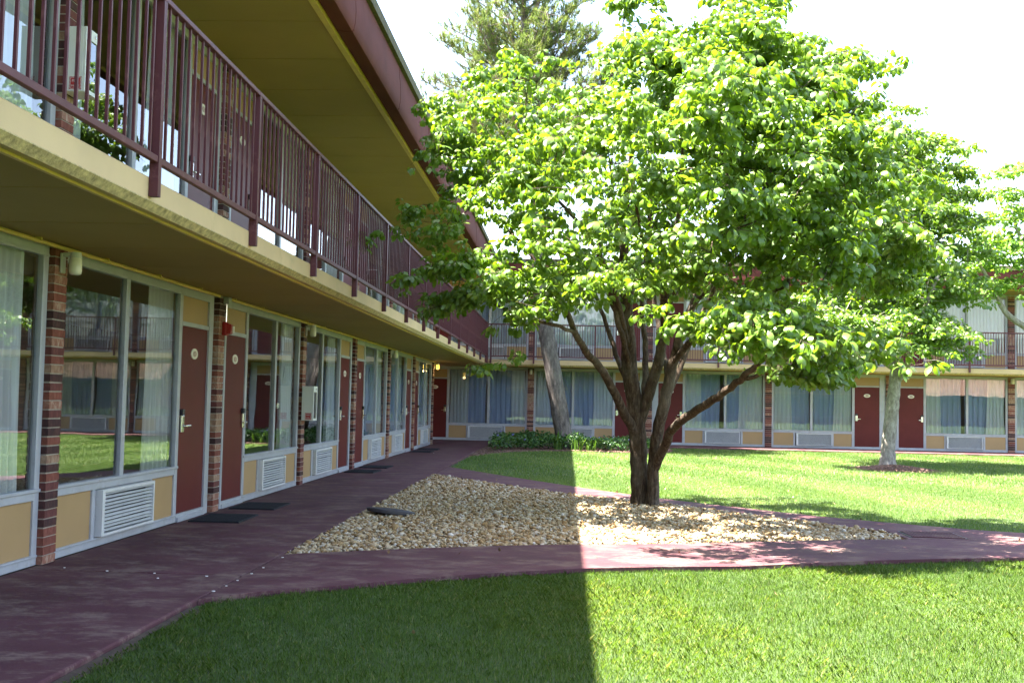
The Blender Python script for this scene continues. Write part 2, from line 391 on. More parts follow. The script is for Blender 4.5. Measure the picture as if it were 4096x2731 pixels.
# gravel bed
gravel_poly = GLOW + [(7.33, 3.5)] + GUP[::-1]
add("gravel_base", MB().prism(gravel_poly, -0.1, -0.035).mesh("gravel_base", M_SOIL), kind="structure", label="soil base under the gravel bed", cat="ground")
def inside(poly, P):
    poly = np.array(poly); x, y = P[:, 0], P[:, 1]; c = np.zeros(len(P), bool)
    for i in range(len(poly)):
        x1, y1 = poly[i]; x2, y2 = poly[i - 1]
        m = ((y1 > y) != (y2 > y)); 
        with np.errstate(divide='ignore', invalid='ignore'):
            c ^= m & (x < (x2 - x1) * (y - y1) / (y2 - y1 + 1e-12) + x1)
    return c
def rand_rot(n):
    q = RNG.normal(size=(n, 4)); q /= np.linalg.norm(q, axis=1)[:, None]; w, x, y, z = q.T
    return np.stack([np.stack([1 - 2 * (y * y + z * z), 2 * (x * y - z * w), 2 * (x * z + y * w)], 1),
                     np.stack([2 * (x * y + z * w), 1 - 2 * (x * x + z * z), 2 * (y * z - x * w)], 1),
                     np.stack([2 * (x * z - y * w), 2 * (y * z + x * w), 1 - 2 * (x * x + y * y)], 1)], 1)
def ico(sub):
    import bmesh
    bm = bmesh.new(); bmesh.ops.create_icosphere(bm, subdivisions=sub, radius=1.0)
    v = np.array([p.co[:] for p in bm.verts]); f = [tuple(q.index for q in fc.verts) for fc in bm.faces]; bm.free(); return v, f
iv, ifc = ico(1)
def rock(seed):
    r = np.random.default_rng(seed); v = iv.copy()
    for _ in range(3):                       # cut facets
        nrm = r.normal(size=3); nrm /= np.linalg.norm(nrm); d = r.uniform(0.55, 0.85)
        s = v @ nrm - d; v -= np.where(s > 0, s, 0)[:, None] * nrm
    return v + r.normal(size=v.shape) * 0.13
parts_V = []; parts_F = []; parts_T = []; off = 0
P = np.stack([RNG.uniform(1.6, 7.4, 92000), RNG.uniform(0.9, 11.2, 92000)], 1); P = P[inside(gravel_poly, P)]
P = P[RNG.random(len(P)) < np.clip(1.25 - (P[:, 1] - 1) * 0.035, 0.75, 1)][:46000]
n = len(P); var = RNG.integers(0, 12, n)
for k in range(12):
    m = var == k; p = P[m]; nn = len(p)
    s = RNG.lognormal(math.log(0.0172), 0.36, nn).clip(0.008, 0.042)
    B = rand_rot(nn) * (s[:, None] * RNG.uniform(0.5, 1.35, (nn, 3)))[:, None, :]
    B[:, 2, :] *= 0.72
    mound = 0.02 * np.exp(-((p[:, 0] - 4.6) ** 2 / 3 + (p[:, 1] - 5.2) ** 2 / 5))
    z = -0.030 + RNG.random(nn) ** 1.5 * 0.035 + mound
    rv = rock(100 + k)
    Vv = np.einsum('nij,kj->nki', B, rv) + np.stack([p[:, 0], p[:, 1], z], 1)[:, None, :]
    parts_V.append(Vv.reshape(-1, 3)); FF = (np.array(ifc)[None] + (np.arange(nn) * len(rv))[:, None, None]).reshape(-1, 3) + off
    parts_F.append(FF); off += nn * len(rv)
    t = RNG.beta(1.5, 1.5, nn); parts_T.append(np.repeat(t, len(rv)))
FF = np.concatenate(parts_F)
me = np_mesh("gravel", np.concatenate(parts_V), FF.ravel(), np.arange(len(FF)) * 3, None, M_STONE, np.concatenate(parts_T))
add("gravel", me, kind="stuff", label="tan and cream landscaping gravel in the triangular bed", cat="gravel")

# ------------------------------------------------------------------ motel wings
BAY = dict(pil=0.207, gl0=0.285, mu0=1.485, mu1=1.565, gl1=2.85, dr0=2.935, dr1=3.75, lv0=1.03, lv1=2.20)
ZB, ZS0, ZS1, ZG, ZH = 0.07, 0.478, 0.56, 2.30, 2.395
brick_me = None
def make_brick():
    mb = MB().box(-0.093, 0.0, 0.0, 0.207, 0.0, 0.0575); return mb
brick_meshes = []
for bm_ in BRICKS:
    for v in range(2):
        mb = make_brick(); mb.v = [(x + random.uniform(-.0015, .0025), y + random.uniform(-.002, .002), z + random.uniform(-.0015, .0015)) for x, y, z in mb.v]
        brick_meshes.append(mb.mesh("brick", bm_))
BW = [4, 4, 4, 4, 5, 5, 3, 3, 4, 4]
def pillar(wing, u0, z0, h, rng, individually):
    core = add("pillar", MB().box(-0.09, 0.040, u0 + 0.005, u0 + 0.202, z0, z0 + h).mesh("pillar", M_MORTAR), wing)
    nc = int(h / 0.0677); joined = MB()
    for k in range(nc):
        i = rng.choices(range(10), BW)[0]
        zb = z0 + 0.005 + k * 0.0677
        if individually:
            b = add("brick", brick_meshes[i], core, loc=(0.047 + rng.uniform(-.002, .002), u0, zb))
        else:
            joined.cur = i // 2; joined.box(-0.046, 0.047, u0, u0 + 0.207, zb, zb + 0.0575)
    if not individually:
        add("brickwork", joined.mesh("brickwork", BRICKS), core, kind="stuff")
    return core
def bar(mb, y0, y1, z0, z1, x0=-0.05, x1=0.0): mb.box(x0, x1, y0, y1, z0, z1)
def bay(wing, u0, B, typ, z0, fine, hdr, lock_seed):
    k = B / B1
    def U(u):           # mirror for type B
        return u0 + u * k if typ == 'A' else u0 + B + 0.207 - u * k
    def iv2(a, b):
        a, b = U(a), U(b); return (a, b) if a < b else (b, a)
    top = hdr
    # --- window: stiles, header, sill, mullion, base rail
    mb = MB()
    for a, b in ((0.2075, BAY['gl0']), (BAY['gl1'], 2.922)): bar(mb, *iv2(a, b), z0, z0 + top)
    wa, wb = BAY['gl0'], BAY['gl1']
    bar(mb, *iv2(wa, wb), z0 + ZG, z0 + top); bar(mb, *iv2(wa, wb), z0 + ZS0, z0 + ZS1); bar(mb, *iv2(wa, wb), z0, z0 + ZB)
    bar(mb, *iv2(BAY['mu0'], BAY['mu1']), z0 + ZS1, z0 + ZG)
    bar(mb, *iv2(0.94, 1.0), z0 + ZB, z0 + ZS0); bar(mb, *iv2(2.215, 2.26), z0 + ZB, z0 + ZS0)
    # stepped inner bead and proud sill lip
    bar(mb, *iv2(0.21, 2.92), z0 + ZS1 - 0.022, z0 + ZS1 + 0.004, -0.04, 0.014)
    bar(mb, *iv2(0.21, 2.92), z0 + ZG - 0.004, z0 + ZG + 0.016, -0.04, 0.008)
    bar(mb, *iv2(0.21, 2.92), z0 + ZB - 0.012, z0 + ZB + 0.006, -0.04, 0.010)
    win = add("window", mb.mesh("window", M_FRAME), wing)
    bevel(win, 0.004, 1)
    for a, b in ((BAY['gl0'], BAY['mu0']), (BAY['mu1'], BAY['gl1'])):
        a_, b_ = iv2(a, b)
        pm = MB().poly([(-0.032, a_, z0 + ZS1), (-0.032, b_, z0 + ZS1), (-0.032, b_, z0 + ZG), (-0.032, a_, z0 + ZG)])
        add("pane", pm.mesh("pane", M_GLASS, fix=False), win)
    for a, b in ((0.285, 0.94), (2.26, 2.85)):
        add("panel", MB().box(-0.04, -0.018, *iv2(a, b), z0 + ZB, z0 + ZS0).mesh("panel", M_PANEL), win)
    # --- louver over the room's air conditioner
    a_, b_ = iv2(BAY['lv0'], BAY['lv1']); zl0, zl1 = z0 + 0.085, z0 + 0.472
    lm = MB(); e = 0.025
    lm.box(-0.03, 0.050, a_, a_ + e + 0.03, zl0, zl1); lm.box(-0.03, 0.050, b_ - e, b_, zl0, zl1)
    lm.box(-0.03, 0.050, a_ + e + 0.03, b_ - e, zl1 - e, zl1); lm.box(-0.03, 0.050, a_ + e + 0.03, b_ - e, zl0, zl0 + e * 0.8)
    lm.cur = 1; lm.box(-0.045, -0.03, a_, b_, zl0, zl1)
    lv = add("louver", lm.mesh("louver", [M_LOUVER, M_BLACK]), wing)
    ns = 11; sy0, sy1 = a_ + e + 0.032, b_ - e - 0.002; sp = (zl1 - e - zl0 - e) / ns
    sm = MB(); joined = MB()
    prof = [(0.010, 0.0), (0.038, -0.014), (0.041, -0.012), (0.013, 0.003)]
    sm.extrude_y([(x, z) for x, z in prof], 0, sy1 - sy0)
    sme = sm.mesh("slat", M_LOUVER) if fine else None
    for i in range(ns):
        zz = zl0 + e + sp * (i + 0.72)
        if fine:
            s = add("slat", sme, lv, loc=(0.002, sy0, zz)); s.rotation_euler = (random.uniform(-.004, .004), random.uniform(-.06, .06), 0)
        else: joined.extrude_y([(x + .002, z + zz) for x, z in prof], sy0, sy1)
    if not fine: add("slats", joined.mesh("slats", M_LOUVER), lv, kind="stuff")
    # --- door
    d0, d1 = iv2(BAY['dr0'], BAY['dr1'])
    door = add("door", MB().box(-0.05, -0.014, d0, d1, z0 + 0.08, z0 + 1.985).mesh("door", M_DOOR), wing); bevel(door, 0.003, 1)
    fm = MB(); j0, j1 = iv2(BAY['dr1'], 3.90)
    fm.box(-0.05, 0.0, j0, j1, z0, z0 + top); q0, q1 = iv2(3.90, 3.949); fm.box(-0.06, -0.02, q0, q1, z0, z0 + top)
    jj0, jj1 = iv2(2.9222, 2.9348); fm.box(-0.05, -0.003, jj0, jj1, z0, z0 + top)
    fm.box(-0.05, 0.0, d0, d1, z0 + 1.985, z0 + 2.03); fm.box(-0.05, 0.0, d0, d1, z0 + 2.295, z0 + top)
    c0, c1 = iv2(BAY['dr1'] - .004, 3.80); fm.box(-0.02, 0.008, c0, c1, z0, z0 + 2.03)
    fm.box(-0.05, 0.022, d0, d1, z0, z0 + 0.045); fm.box(-0.05, 0.004, d0, d1, z0 + 0.045, z0 + 0.08)
    add("door_frame", fm.mesh("door_frame", M_FRAME), door)
    add("transom_panel", MB().box(-0.04, -0.02, d0, d1, z0 + 2.03, z0 + 2.295).mesh("transom_panel", M_PANEL), door)
    # lock plate with card reader, lever
    lm = MB(); l0, l1 = iv2(2.955, 3.03)
    lm.box(-0.014, 0.020, l0, l1, z0 + 0.90, z0 + 1.075); lm.cur = 1; lm.box(-0.014, 0.028, l0 + .005, l1 - .005, z0 + 1.075, z0 + 1.135); lm.cur = 0
    bevel(add("lock", lm.mesh("lock", [M_CHROME, M_BLACK]), door), 0.006, 2)
    hm = MB(); h0, h1 = iv2(2.99, 3.115)
    hm.cyl((0.020, U(2.99), z0 + 0.966), 'x', 0.012, 0.04, 10); hm.box(0.048, 0.064, h0, h1, z0 + 0.956, z0 + 0.975)
    bevel(add("lever", hm.mesh("lever", M_CHROME), door), 0.004, 2)
    pm = MB(); cy, cz = U(3.34), z0 + 1.712; nn = 28
    def ell(a, b, x0, x1):
        i = len(pm.v)
        for xx in (x0, x1):
            pm.v += [(xx, cy + a * math.cos(2 * math.pi * t / nn), cz + b * math.sin(2 * math.pi * t / nn)) for t in range(nn)]
        for t in range(nn):
            j = (t + 1) % nn; pm.f.append((i + t, i + j, i + nn + j, i + nn + t)); pm.mi.append(pm.cur)
        pm.f.append(tuple(range(i + nn, i + 2 * nn))); pm.mi.append(pm.cur)
    ell(0.102, 0.056, -0.014, -0.006); pm.cur = 1; ell(0.055, 0.030, -0.0065, -0.0045)
    add("number_plaque", pm.mesh("number_plaque", [M_PLAQUE, M_PLAQUE2]), door)
    return win, door

def roofline(wing, u0, u1, s0, s1):
    """roof edge: soffit boards, yellow drip strip, tall rounded gutter, shingle edge, roof slope"""
    prof = [(1.470, 5.075), (1.480, 5.05), (1.600, 5.03), (1.645, 5.035), (1.662, 5.06), (1.674, 5.14), (1.676, 5.25), (1.668, 5.38), (1.655, 5.48), (1.652, 5.60), (1.60, 5.61), (1.55, 5.20), (1.50, 5.10)]
    gt = add("gutter", MB().extrude_y(prof, s0, s1).mesh("gutter", M_GUTTER), wing)
    for p in gt.data.polygons: p.use_smooth = len(p.vertices) == 4
    gt.modifiers.new("es", 'EDGE_SPLIT').split_angle = math.radians(40)
    y = s0 + 1.7
    while y < s1:
        pr = [(x + (0.004 if x > 1.5 else 0), z - (0.003 if z < 5.1 else 0)) for x, z in prof]
        add("gutter_joint", MB().extrude_y(pr, y, y + 0.035).mesh("gutter_joint", M_GUTTER), gt); y += 3.05
    mb = MB()
    mb.extrude_y([(1.30, 5.612), (1.700, 5.612), (1.700, 5.735), (1.30, 5.80)], s0, s1)
    sh = add("shingle_edge", mb.mesh("shingle_edge", M_SHINGLE), wing)
    add("drip_strip", MB().box(1.405, 1.468, s0, s1, 5.015, 5.09).mesh("drip_strip", M_YELLOW), wing)
    add("roof", MB().extrude_y([(1.68, 5.74), (-4.5, 6.25), (-4.5, 6.15), (1.4, 5.62)], u0, u1).mesh("roof", M_ROOF), wing)
    return gt
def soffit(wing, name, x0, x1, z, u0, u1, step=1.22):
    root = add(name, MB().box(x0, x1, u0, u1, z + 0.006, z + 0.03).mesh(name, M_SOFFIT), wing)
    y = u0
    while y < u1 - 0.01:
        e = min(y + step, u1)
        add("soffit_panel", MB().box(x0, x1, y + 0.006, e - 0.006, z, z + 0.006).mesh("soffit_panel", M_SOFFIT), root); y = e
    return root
def slab_profile(): return [(-4.6, 2.408), (1.25, 2.408), (1.325, 2.412), (1.356, 2.452), (1.356, 2.590), (1.345, 2.600), (-4.6, 2.600)]
def wing_common(wing, u0, u1, s0, s1):
    sl = add("balcony_slab", MB().extrude_y(slab_profile(), s0, s1).mesh("balcony_slab", M_TAN), wing)
    add("slab_edge", MB().extrude_y([(1.318, 2.410), (1.325, 2.403), (1.364, 2.450), (1.360, 2.458)], s0, s1).mesh("slab_edge", M_ROUGHTAN), sl)
    add("drip_bead", MB().box(1.235, 1.262, s0, s1, 2.394, 2.409).mesh("drip_bead", M_YELLOW), sl)
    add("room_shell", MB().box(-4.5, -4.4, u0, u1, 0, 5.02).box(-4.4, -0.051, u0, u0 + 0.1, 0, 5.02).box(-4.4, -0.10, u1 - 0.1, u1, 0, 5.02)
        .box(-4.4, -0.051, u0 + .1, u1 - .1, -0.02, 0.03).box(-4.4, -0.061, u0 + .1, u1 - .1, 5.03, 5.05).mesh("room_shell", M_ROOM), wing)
    return sl

# left wing: local x = outwards (+X), local y = along the facade (+Y)
wl = empty("motel_wing", (0, 0, 0), label="left motel wing with maroon balcony and brick pillars receding toward corner", cat="building")
rb = random.Random(11)
for fl, z0, hdr in ((0, 0.0, ZH), (1, 2.602, 2.43)):
    for k in range(-2, 7):
        pillar(wl, k * B1, z0, hdr, rb, (fl == 0 and k >= 0) or (fl == 1 and 0 <= k <= 1))
    for k in range(-2, 6):
        bay(wl, k * B1, B1, 'A' if k % 2 == 0 else 'B', z0, (fl == 0 and -1 <= k <= 4), hdr, k)
wing_common(wl, -8.2, 23.85, -12, YC)
add("passage_wall", MB().box(-6.0, -0.10, 23.852, 23.94, 0.0, 2.39).box(-6.1, -6.0, 23.95, YC - .06, 0.0, 2.39).mesh("passage_wall", M_TAN), wl)
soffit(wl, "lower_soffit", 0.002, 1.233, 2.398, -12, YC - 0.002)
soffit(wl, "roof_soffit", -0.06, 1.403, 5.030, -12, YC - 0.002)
roofline(wl, -14, YC + 4, -14, YC - 1.702)
# far wing: same local frame turned, local y = +X
wf = empty("motel_wing", (0, YC, 0), -math.pi / 2, label="far motel wing closing the courtyard behind the lawn", cat="building")
UF = 2.632 - BF
for fl, z0, hdr in ((0, 0.0, ZH), (1, 2.602, 2.43)):
    for k in range(0, 7):
        pillar(wf, UF + k * BF, z0, hdr, rb, False)
    for k in range(0, 6):
        bay(wf, UF + k * BF, BF, 'B' if k % 2 == 0 else 'A', z0, False, hdr, k)
wing_common(wf, -5.5, UF + 6 * BF + .3, 1.358, 24)
soffit(wf, "lower_soffit", 0.002, 1.233, 2.398, 1.36, 24)
soffit(wf, "roof_soffit", -0.06, 1.403, 5.030, 1.405, 24)
roofline(wf, 1.7, 24, 1.66, 24)
# thin conduit painted yellow along the ceiling corner of the left wing
mb = MB(); mb.cyl((0.075, -9, 2.372), 'y', 0.016, 12.85, 8); mb.cyl((0.075, 4.12, 2.372), 'y', 0.016, 19.75, 8)
for k in range(28):
    y = -8.6 + k * 1.18
    if abs(y - 4.0) > .3 and y < 23.8: mb.box(0.052, 0.098, y, y + .02, 2.372, 2.398)
add("ceiling_conduit", mb.mesh("ceiling_conduit", M_YELLOW), wl)

# ------------------------------------------------------------------ balcony railings
def railing(parent_loc, rz, posts, nbal, u_end0, u_end1, label):
    r = empty("balcony_railing", parent_loc, rz, label=label, cat="railing", group="maroon balcony railings")
    bevel(add("top_rail", MB().box(1.368, 1.4157, u_end0, u_end1, 3.685, 3.7225).mesh("top_rail", M_MAROON), r), 0.004, 1)
    pmesh = MB().box(1.3575, 1.4145, -0.025, 0.025, 2.477, 3.686).mesh("post", M_MAROON)
    bmesh_ = MB().box(1.384, 1.400, -0.008, 0.008, 2.724, 3.686).mesh("baluster", M_MAROON)
    for p in posts: add("post", pmesh, r, loc=(0, p, 0))
    seg = list(posts) + [u_end1]
    for a, b in zip(seg[:-1], seg[1:]):
        if b - a < 0.2: continue
        bevel(add("bottom_rail", MB().box(1.374, 1.410, a + 0.024, b - 0.024 if b != u_end1 else b, 2.682, 2.724).mesh("bottom_rail", M_MAROON), r), 0.003, 1)
        n = max(1, round((b - a) / (posts[1] - posts[0]) * nbal))
        for k in range(1, n): add("baluster", bmesh_, r, loc=(0, a + (b - a) * k / n + random.uniform(-.003, .003), 0))
    return r
railing((0, 0, 0), 0, [-1.530 + 2.113 * i - .024 for i in range(-2, 14)] + [26.47], 17, -8, YC - 1.37, "long maroon railing on the left wing balcony")
railing((0, YC, 0), -math.pi / 2, [1.50] + [10.517 + 1.9167 * k for k in range(-4, 7)], 17, 1.418, 23, "maroon railing on the far wing balcony behind the trees")

# ------------------------------------------------------------------ curtains
def curtain_mesh(y0, y1, z0, z1, x, amp, wl_, mat, seed, gather=0.0):
    r = random.Random(seed); n = max(12, int((y1 - y0) / 0.012)); mb = MB(); rows = 5
    ph = [r.uniform(0, 6.28) for _ in range(4)]
    for j in range(rows + 1):
        t = j / rows
        for i in range(n + 1):
            s = i / n; y = y0 + (y1 - y0) * s
            w = amp * (math.sin(6.283 * (y - y0) / wl_ + ph[0] + 1.3 * math.sin(3.1 * y + ph[1])) + 0.4 * math.sin(6.283 * (y - y0) / (wl_ * .47) + ph[2])) * (0.55 + 0.6 * (1 - t))
            yy = y + gather * (1 - t) * (s - .5) + 0.012 * math.sin(4 * t + ph[3] + 5 * s)
            mb.v.append((x + w, yy, z0 + (z1 - z0) * t))
    for j in range(rows):
        for i in range(n):
            a = j * (n + 1) + i; mb.f.append((a, a + 1, a + n + 2, a + n + 1)); mb.mi.append(0)
    return mb.mesh("curtain", mat, True, False)
ORD = ["first", "second", "third", "fourth", "fifth", "sixth", "seventh", "eighth"]
def window_curtain(loc, rz, pieces, z0, label, group, seed):
    r = empty("window_curtain", loc, rz, label=label, cat="curtain", group=group)
    for q, (kind, a, b) in enumerate(pieces):
        if kind == 'd': add("drape", curtain_mesh(a, b, z0 + 0.52, z0 + 2.36, -0.10, 0.024, 0.11, M_DRAPE, seed * 7 + q, 0.06), r)
        else: add("lining", curtain_mesh(a, b, z0 + 0.55, z0 + 2.36, -0.17, 0.026, 0.17, M_SHEER, seed * 7 + q), r)
def span(u0, B, typ, a, b):
    k = B / B1
    p, q = (u0 + a * k, u0 + b * k) if typ == 'A' else (u0 + B + .207 - a * k, u0 + B + .207 - b * k)
    return (min(p, q), max(p, q))
left_desc = {-1: "cream curtain filling the window left of the nearest brick pillar",
             0: "cream curtain bunched beside the nearest maroon door, ground floor",
             1: "cream curtain in the window past the red alarm, ground floor",
             2: "cream curtain in the window behind the white cabinet by the walkway",
             3: "half drawn curtain in the fourth ground window of the left wing",
             4: "curtain in the fifth ground window along the left wing",
             5: "curtain in the last ground window by the lit lamp"}
left_desc_up = {-1: "pale curtain behind the railing at the top left corner",
                0: "cream curtain in the upper window beside the wall cabinet",
                1: "cream curtain in the upper window after the paired upper doors",
                2: "curtain in the third whole upper window of the left wing",
                3: "curtain in the fourth whole upper window of the left wing",
                4: "curtain in the fifth whole upper window of the left wing",
                5: "curtain in the last upper window of the left wing by corner"}
for k in range(-1, 6):
    t = 'A' if k % 2 == 0 else 'B'; u0 = k * B1
    w0, w1 = span(u0, B1, t, 0.29, 2.845)
    L = w1 - w0
    if k == -1: pc = [('d', w0 + 0.3, w1 - 0.10)]
    elif k in (0, 1, 2): pc = [('d', w1 - 0.62, w1 + 0.03)]
    else: pc = [('s', w0 + 0.1, w1 - .5), ('d', w1 - 0.85, w1 - 0.2), ('d', w0 + .05, w0 + .35)]
    window_curtain((0, 0, 0), 0, pc, 0.0, left_desc[k], "ground floor curtains of the left wing", 40 + k)
    pc = [('d', w0 + .05, w0 + 1.0), ('d', w1 - 1.3, w1 - .15)] if k < 0 else [('d', w0 + .03, w0 + .28), ('d', w1 - .8, w1 - .1)]
    window_curtain((0, 0, 0), 0, pc, 2.602, left_desc_up[k], "upper floor curtains of the left wing", 60 + k)
for fl, z0 in ((0, 0.0), (1, 2.602)):
    for k in range(0, 6):
        t = 'B' if k % 2 == 0 else 'A'; w0, w1 = span(UF + k * BF, BF, t, 0.29, 2.845)
        mid = random.uniform(-.05, .05)
        pc = [('d', w0 + 0.02, w0 + random.uniform(.42, .62)), ('d', w1 - random.uniform(.42, .62), w1 - 0.02), ('s', w0 + .3, (w0 + w1) / 2 - .02 + mid), ('s', (w0 + w1) / 2 + .03 + mid, w1 - .3)]
        if fl == 0 and k == 2: pc = [('d', w0 + .02, w0 + .5), ('d', w1 - .75, w1 - .02), ('s', w0 + .35, (w0 + w1) / 2 - .12), ('s', (w0 + w1) / 2 + .02, w1 - .6)]
        if fl == 0 and k == 4: pc = [('d', w0 + .02, w0 + .45), ('d', w1 - .55, w1 - .02), ('s', w0 + .35, (w0 + w1) / 2 - .10), ('s', (w0 + w1) / 2 + .0, w1 - .5)]
        if fl == 1: pc = [('d', w0 + .02, (w0 + w1) / 2 - random.uniform(.1, .3)), ('d', (w0 + w1) / 2 + random.uniform(0., .1), w1 - .02), ('s', w0 + .2, w1 - .2)]
        window_curtain((0, YC, 0), -math.pi / 2, pc, z0, "closed curtains, sky blue put into their lining, in the %s %s window of far wing from corner" % (ORD[k], "ground floor" if fl == 0 else "upper floor"),
                       "curtains of the far wing", 80 + k + 10 * fl)

# ------------------------------------------------------------------ wall lamps, alarm, cabinets, mats
M_LIT, nt_, b_, o_ = new_mat("lit_opal_glass")
b_.inputs["Base Color"].default_value = (0.9, 0.75, 0.4, 1); b_.inputs["Emission Color"].default_value = (1.0, 0.58, 0.07, 1); b_.inputs["Emission Strength"].default_value = 0.28
def lamp(loc, rz, label, lit=False):
    r = empty("wall_lamp", loc, rz, label=label, cat="lamp", group="jar lamps on brick pillars"); r.scale = (0.86,) * 3
    bm = MB().box(0.0, 0.020, -0.040, 0.040, -0.22, -0.045).box(0.02, 0.105, -0.032, 0.032, -0.075, -0.040)
    bevel(add("bracket", bm.mesh("bracket", M_LOUVER), r), 0.004, 1)
    add("cap", MB().cyl((0.125, 0, -0.085), 'z', 0.052, 0.05, 20, 0.047).mesh("cap", M_LOUVER), r)
    g_ = MB(); prev = None
    prof = [(0.046, -0.085), (0.055, -0.10), (0.056, -0.20), (0.050, -0.225), (0.030, -0.235)]
    nn = 20; i0 = 0
    for rr, zz in prof: g_.v += [(0.125 + rr * math.cos(2 * math.pi * k / nn), rr * math.sin(2 * math.pi * k / nn), zz) for k in range(nn)]
    for a in range(len(prof) - 1):
        for k in range(nn):
            j = (k + 1) % nn; g_.f.append((a * nn + k, a * nn + j, (a + 1) * nn + j, (a + 1) * nn + k)); g_.mi.append(0)
    g_.f.append(tuple((len(prof) - 1) * nn + k for k in range(nn))); g_.mi.append(0)
    add("glass_jar", g_.mesh("glass_jar", M_LIT if lit else M_OPAL, True), r)
    if lit:
        ld = bpy.data.lights.new("lamp_glow", 'POINT'); ld.energy = 0.25; ld.color = (1, 0.68, 0.25); ld.shadow_soft_size = 0.05
        lo = add("lamp_glow", ld, r, loc=(0.125, 0, -0.30))
lz = 2.375
lamp((0.050, 0.10, lz), 0, "unlit white jar lamp on the nearest left brick pillar")
lamp((0.050, 2 * B1 + .10, lz), 0, "unlit white jar lamp above the white cabinet")
lamp((0.050, 4 * B1 + .10, lz), 0, "small unlit jar lamp farther along the left wing")
lamp((0.050, 6 * B1 + .10, lz), 0, "glowing yellow jar lamp by the inner corner door", True)
for i, d in ((1, "unlit jar lamp on the far wing pillar nearest the corner"), (3, "unlit jar lamp on the far wing pillar left of paired doors"), (5, "unlit jar lamp on the rightmost far wing pillar")):
    lamp((UF + i * BF + .10, YC - .050, lz), -math.pi / 2, d)
# red alarm with conduit and junction box
r = empty("fire_alarm", (0.05, B1 + 0.155, 2.03), label="red fire alarm strobe on second brick pillar under steel conduit", cat="alarm")
bevel(add("housing", MB().box(0, 0.045, -0.055, 0.055, -0.075, 0.075).mesh("housing", M_RED), r), 0.006, 2)
mb = MB(); mb.extrude_y([(0.045, -0.065), (0.095, -0.05), (0.10, 0.045), (0.045, 0.065)], -0.05, 0.05); add("strobe_lens", mb.mesh("strobe_lens", M_RED), r)
add("lens_cover", MB().box(0.08, 0.112, 0.0, 0.045, -0.045, 0.03).mesh("lens_cover", M_WHITE), r)
add("conduit", MB().cyl((0.02, 0.01, 0.075), 'z', 0.010, 0.22, 10).mesh("conduit", M_CHROME), r)
bevel(add("junction_box", MB().box(-0.004, 0.06, -0.03, 0.075, 0.28, 0.355).mesh("junction_box", M_FRAME), r), 0.004, 1)
# fire cabinets
def text_mesh(s, size, mat):
    c = bpy.data.curves.new("lettering", 'FONT'); c.body = s; c.size = size; c.extrude = 0.0006; c.align_x = 'CENTER'; c.align_y = 'CENTER'
    o = bpy.data.objects.new("tmp", c); COL.objects.link(o)
    dg = bpy.context.evaluated_depsgraph_get(); me = bpy.data.meshes.new_from_object(o.evaluated_get(dg)); bpy.data.objects.remove(o)
    me.materials.clear(); me.materials.append(mat); return me
def cabinet(y, zb, label):
    r = empty("extinguisher_cabinet", (0.05, y, zb), label=label, cat="cabinet", group="white extinguisher cabinets")
    W_, D_, H_ = 0.25, 0.165, 0.50
    bm = MB().box(0, D_ - .012, 0, W_, 0, H_); bevel(add("case", bm.mesh("case", M_WHITE), r), 0.004, 1)
    fm = MB(); x0, x1 = D_ - .011, D_ + .006
    fm.box(x0, x1, 0, W_, H_ - .085, H_).box(x0, x1, 0, W_, 0, .03).box(x0, x1, 0, .035, .03, H_ - .085).box(x0, x1, W_ - .035, W_, .03, H_ - .085)
    add("door_rim", fm.mesh("door_rim", M_WHITE), r)
    pm = MB().poly([(D_ - .003, .035, .03), (D_ - .003, W_ - .035, .03), (D_ - .003, W_ - .035, H_ - .085), (D_ - .003, .035, H_ - .085)])
    add("pane", pm.mesh("pane", M_GLASS, fix=False), r)
    add("backing", MB().box(D_ - .0115, D_ - .008, .035, W_ - .035, .03, H_ - .085).mesh("backing", M_BLACK), r)
    add("latch", MB().cyl((D_ + .006, W_ * .62, H_ - .042), 'x', 0.012, 0.008, 12).mesh("latch", M_CHROME), r)
    # striped red sticker on the side that faces the walkway
    mb = MB(); sx0, sx1, sz0, sz1 = .052, .148, .012, .112; yy = -0.0012
    mb.box(sx0 + .012, sx1 - .012, yy, -0.0002, sz0 + .012, sz1 - .012)
    n = 9
    for k in range(n):
        a = sx0 + (sx1 - sx0) * k / n
        for z_ in (sz0, sz1 - .011): mb.poly([(a, yy, z_), (a + .006, yy, z_), (a + .012, yy, z_ + .011), (a + .006, yy, z_ + .011)])
        b = sz0 + (sz1 - sz0) * k / n
        for x_ in (sx0, sx1 - .011): mb.poly([(x_, yy - .0002, b), (x_ + .011, yy - .0002, b + .007), (x_ + .011, yy - .0002, b + .0125), (x_, yy - .0002, b + .0055)])
    st = add("sticker", mb.mesh("sticker", M_REDPRINT), r)
    for s, z_, sz in (("FIRE", .078, .030), ("INSIDE", .040, .021)):
        t = add("lettering", text_mesh(s, sz, M_WHITE), st, loc=((sx0 + sx1) / 2, yy - .0012, z_)); t.rotation_euler = (math.pi / 2, 0, 0)
cabinet(2 * B1 - 0.02, 0.945, "white fire extinguisher cabinet on the third pillar beside the walkway")
cabinet(-0.02, 2.602 + 0.955, "white fire extinguisher cabinet behind the upper balcony railing")
# door mats
for i, (k, side) in enumerate([(1, -1), (1, 1), (3, -1), (3, 1), (5, -1), (5, 1)]):
    yc = k * B1 + (-0.58 if side < 0 else 0.78)
    mb = MB().box(-0.26, 0.26, -0.38, 0.38, 0.0, 0.012)
    for q in range(24): mb.box(-0.25, 0.25, -0.37 + q * .031, -0.355 + q * .031, 0.012, 0.016)
    o = add("door_mat", mb.mesh("door_mat", M_MAT), loc=(0.36, yc, 0.001), label="black rubber mat at the %s door of the left wing from camera" % ORD[i], cat="door mat", group="black door mats along the walkway")
    o.rotation_euler = (0, 0, random.uniform(-.03, .03))
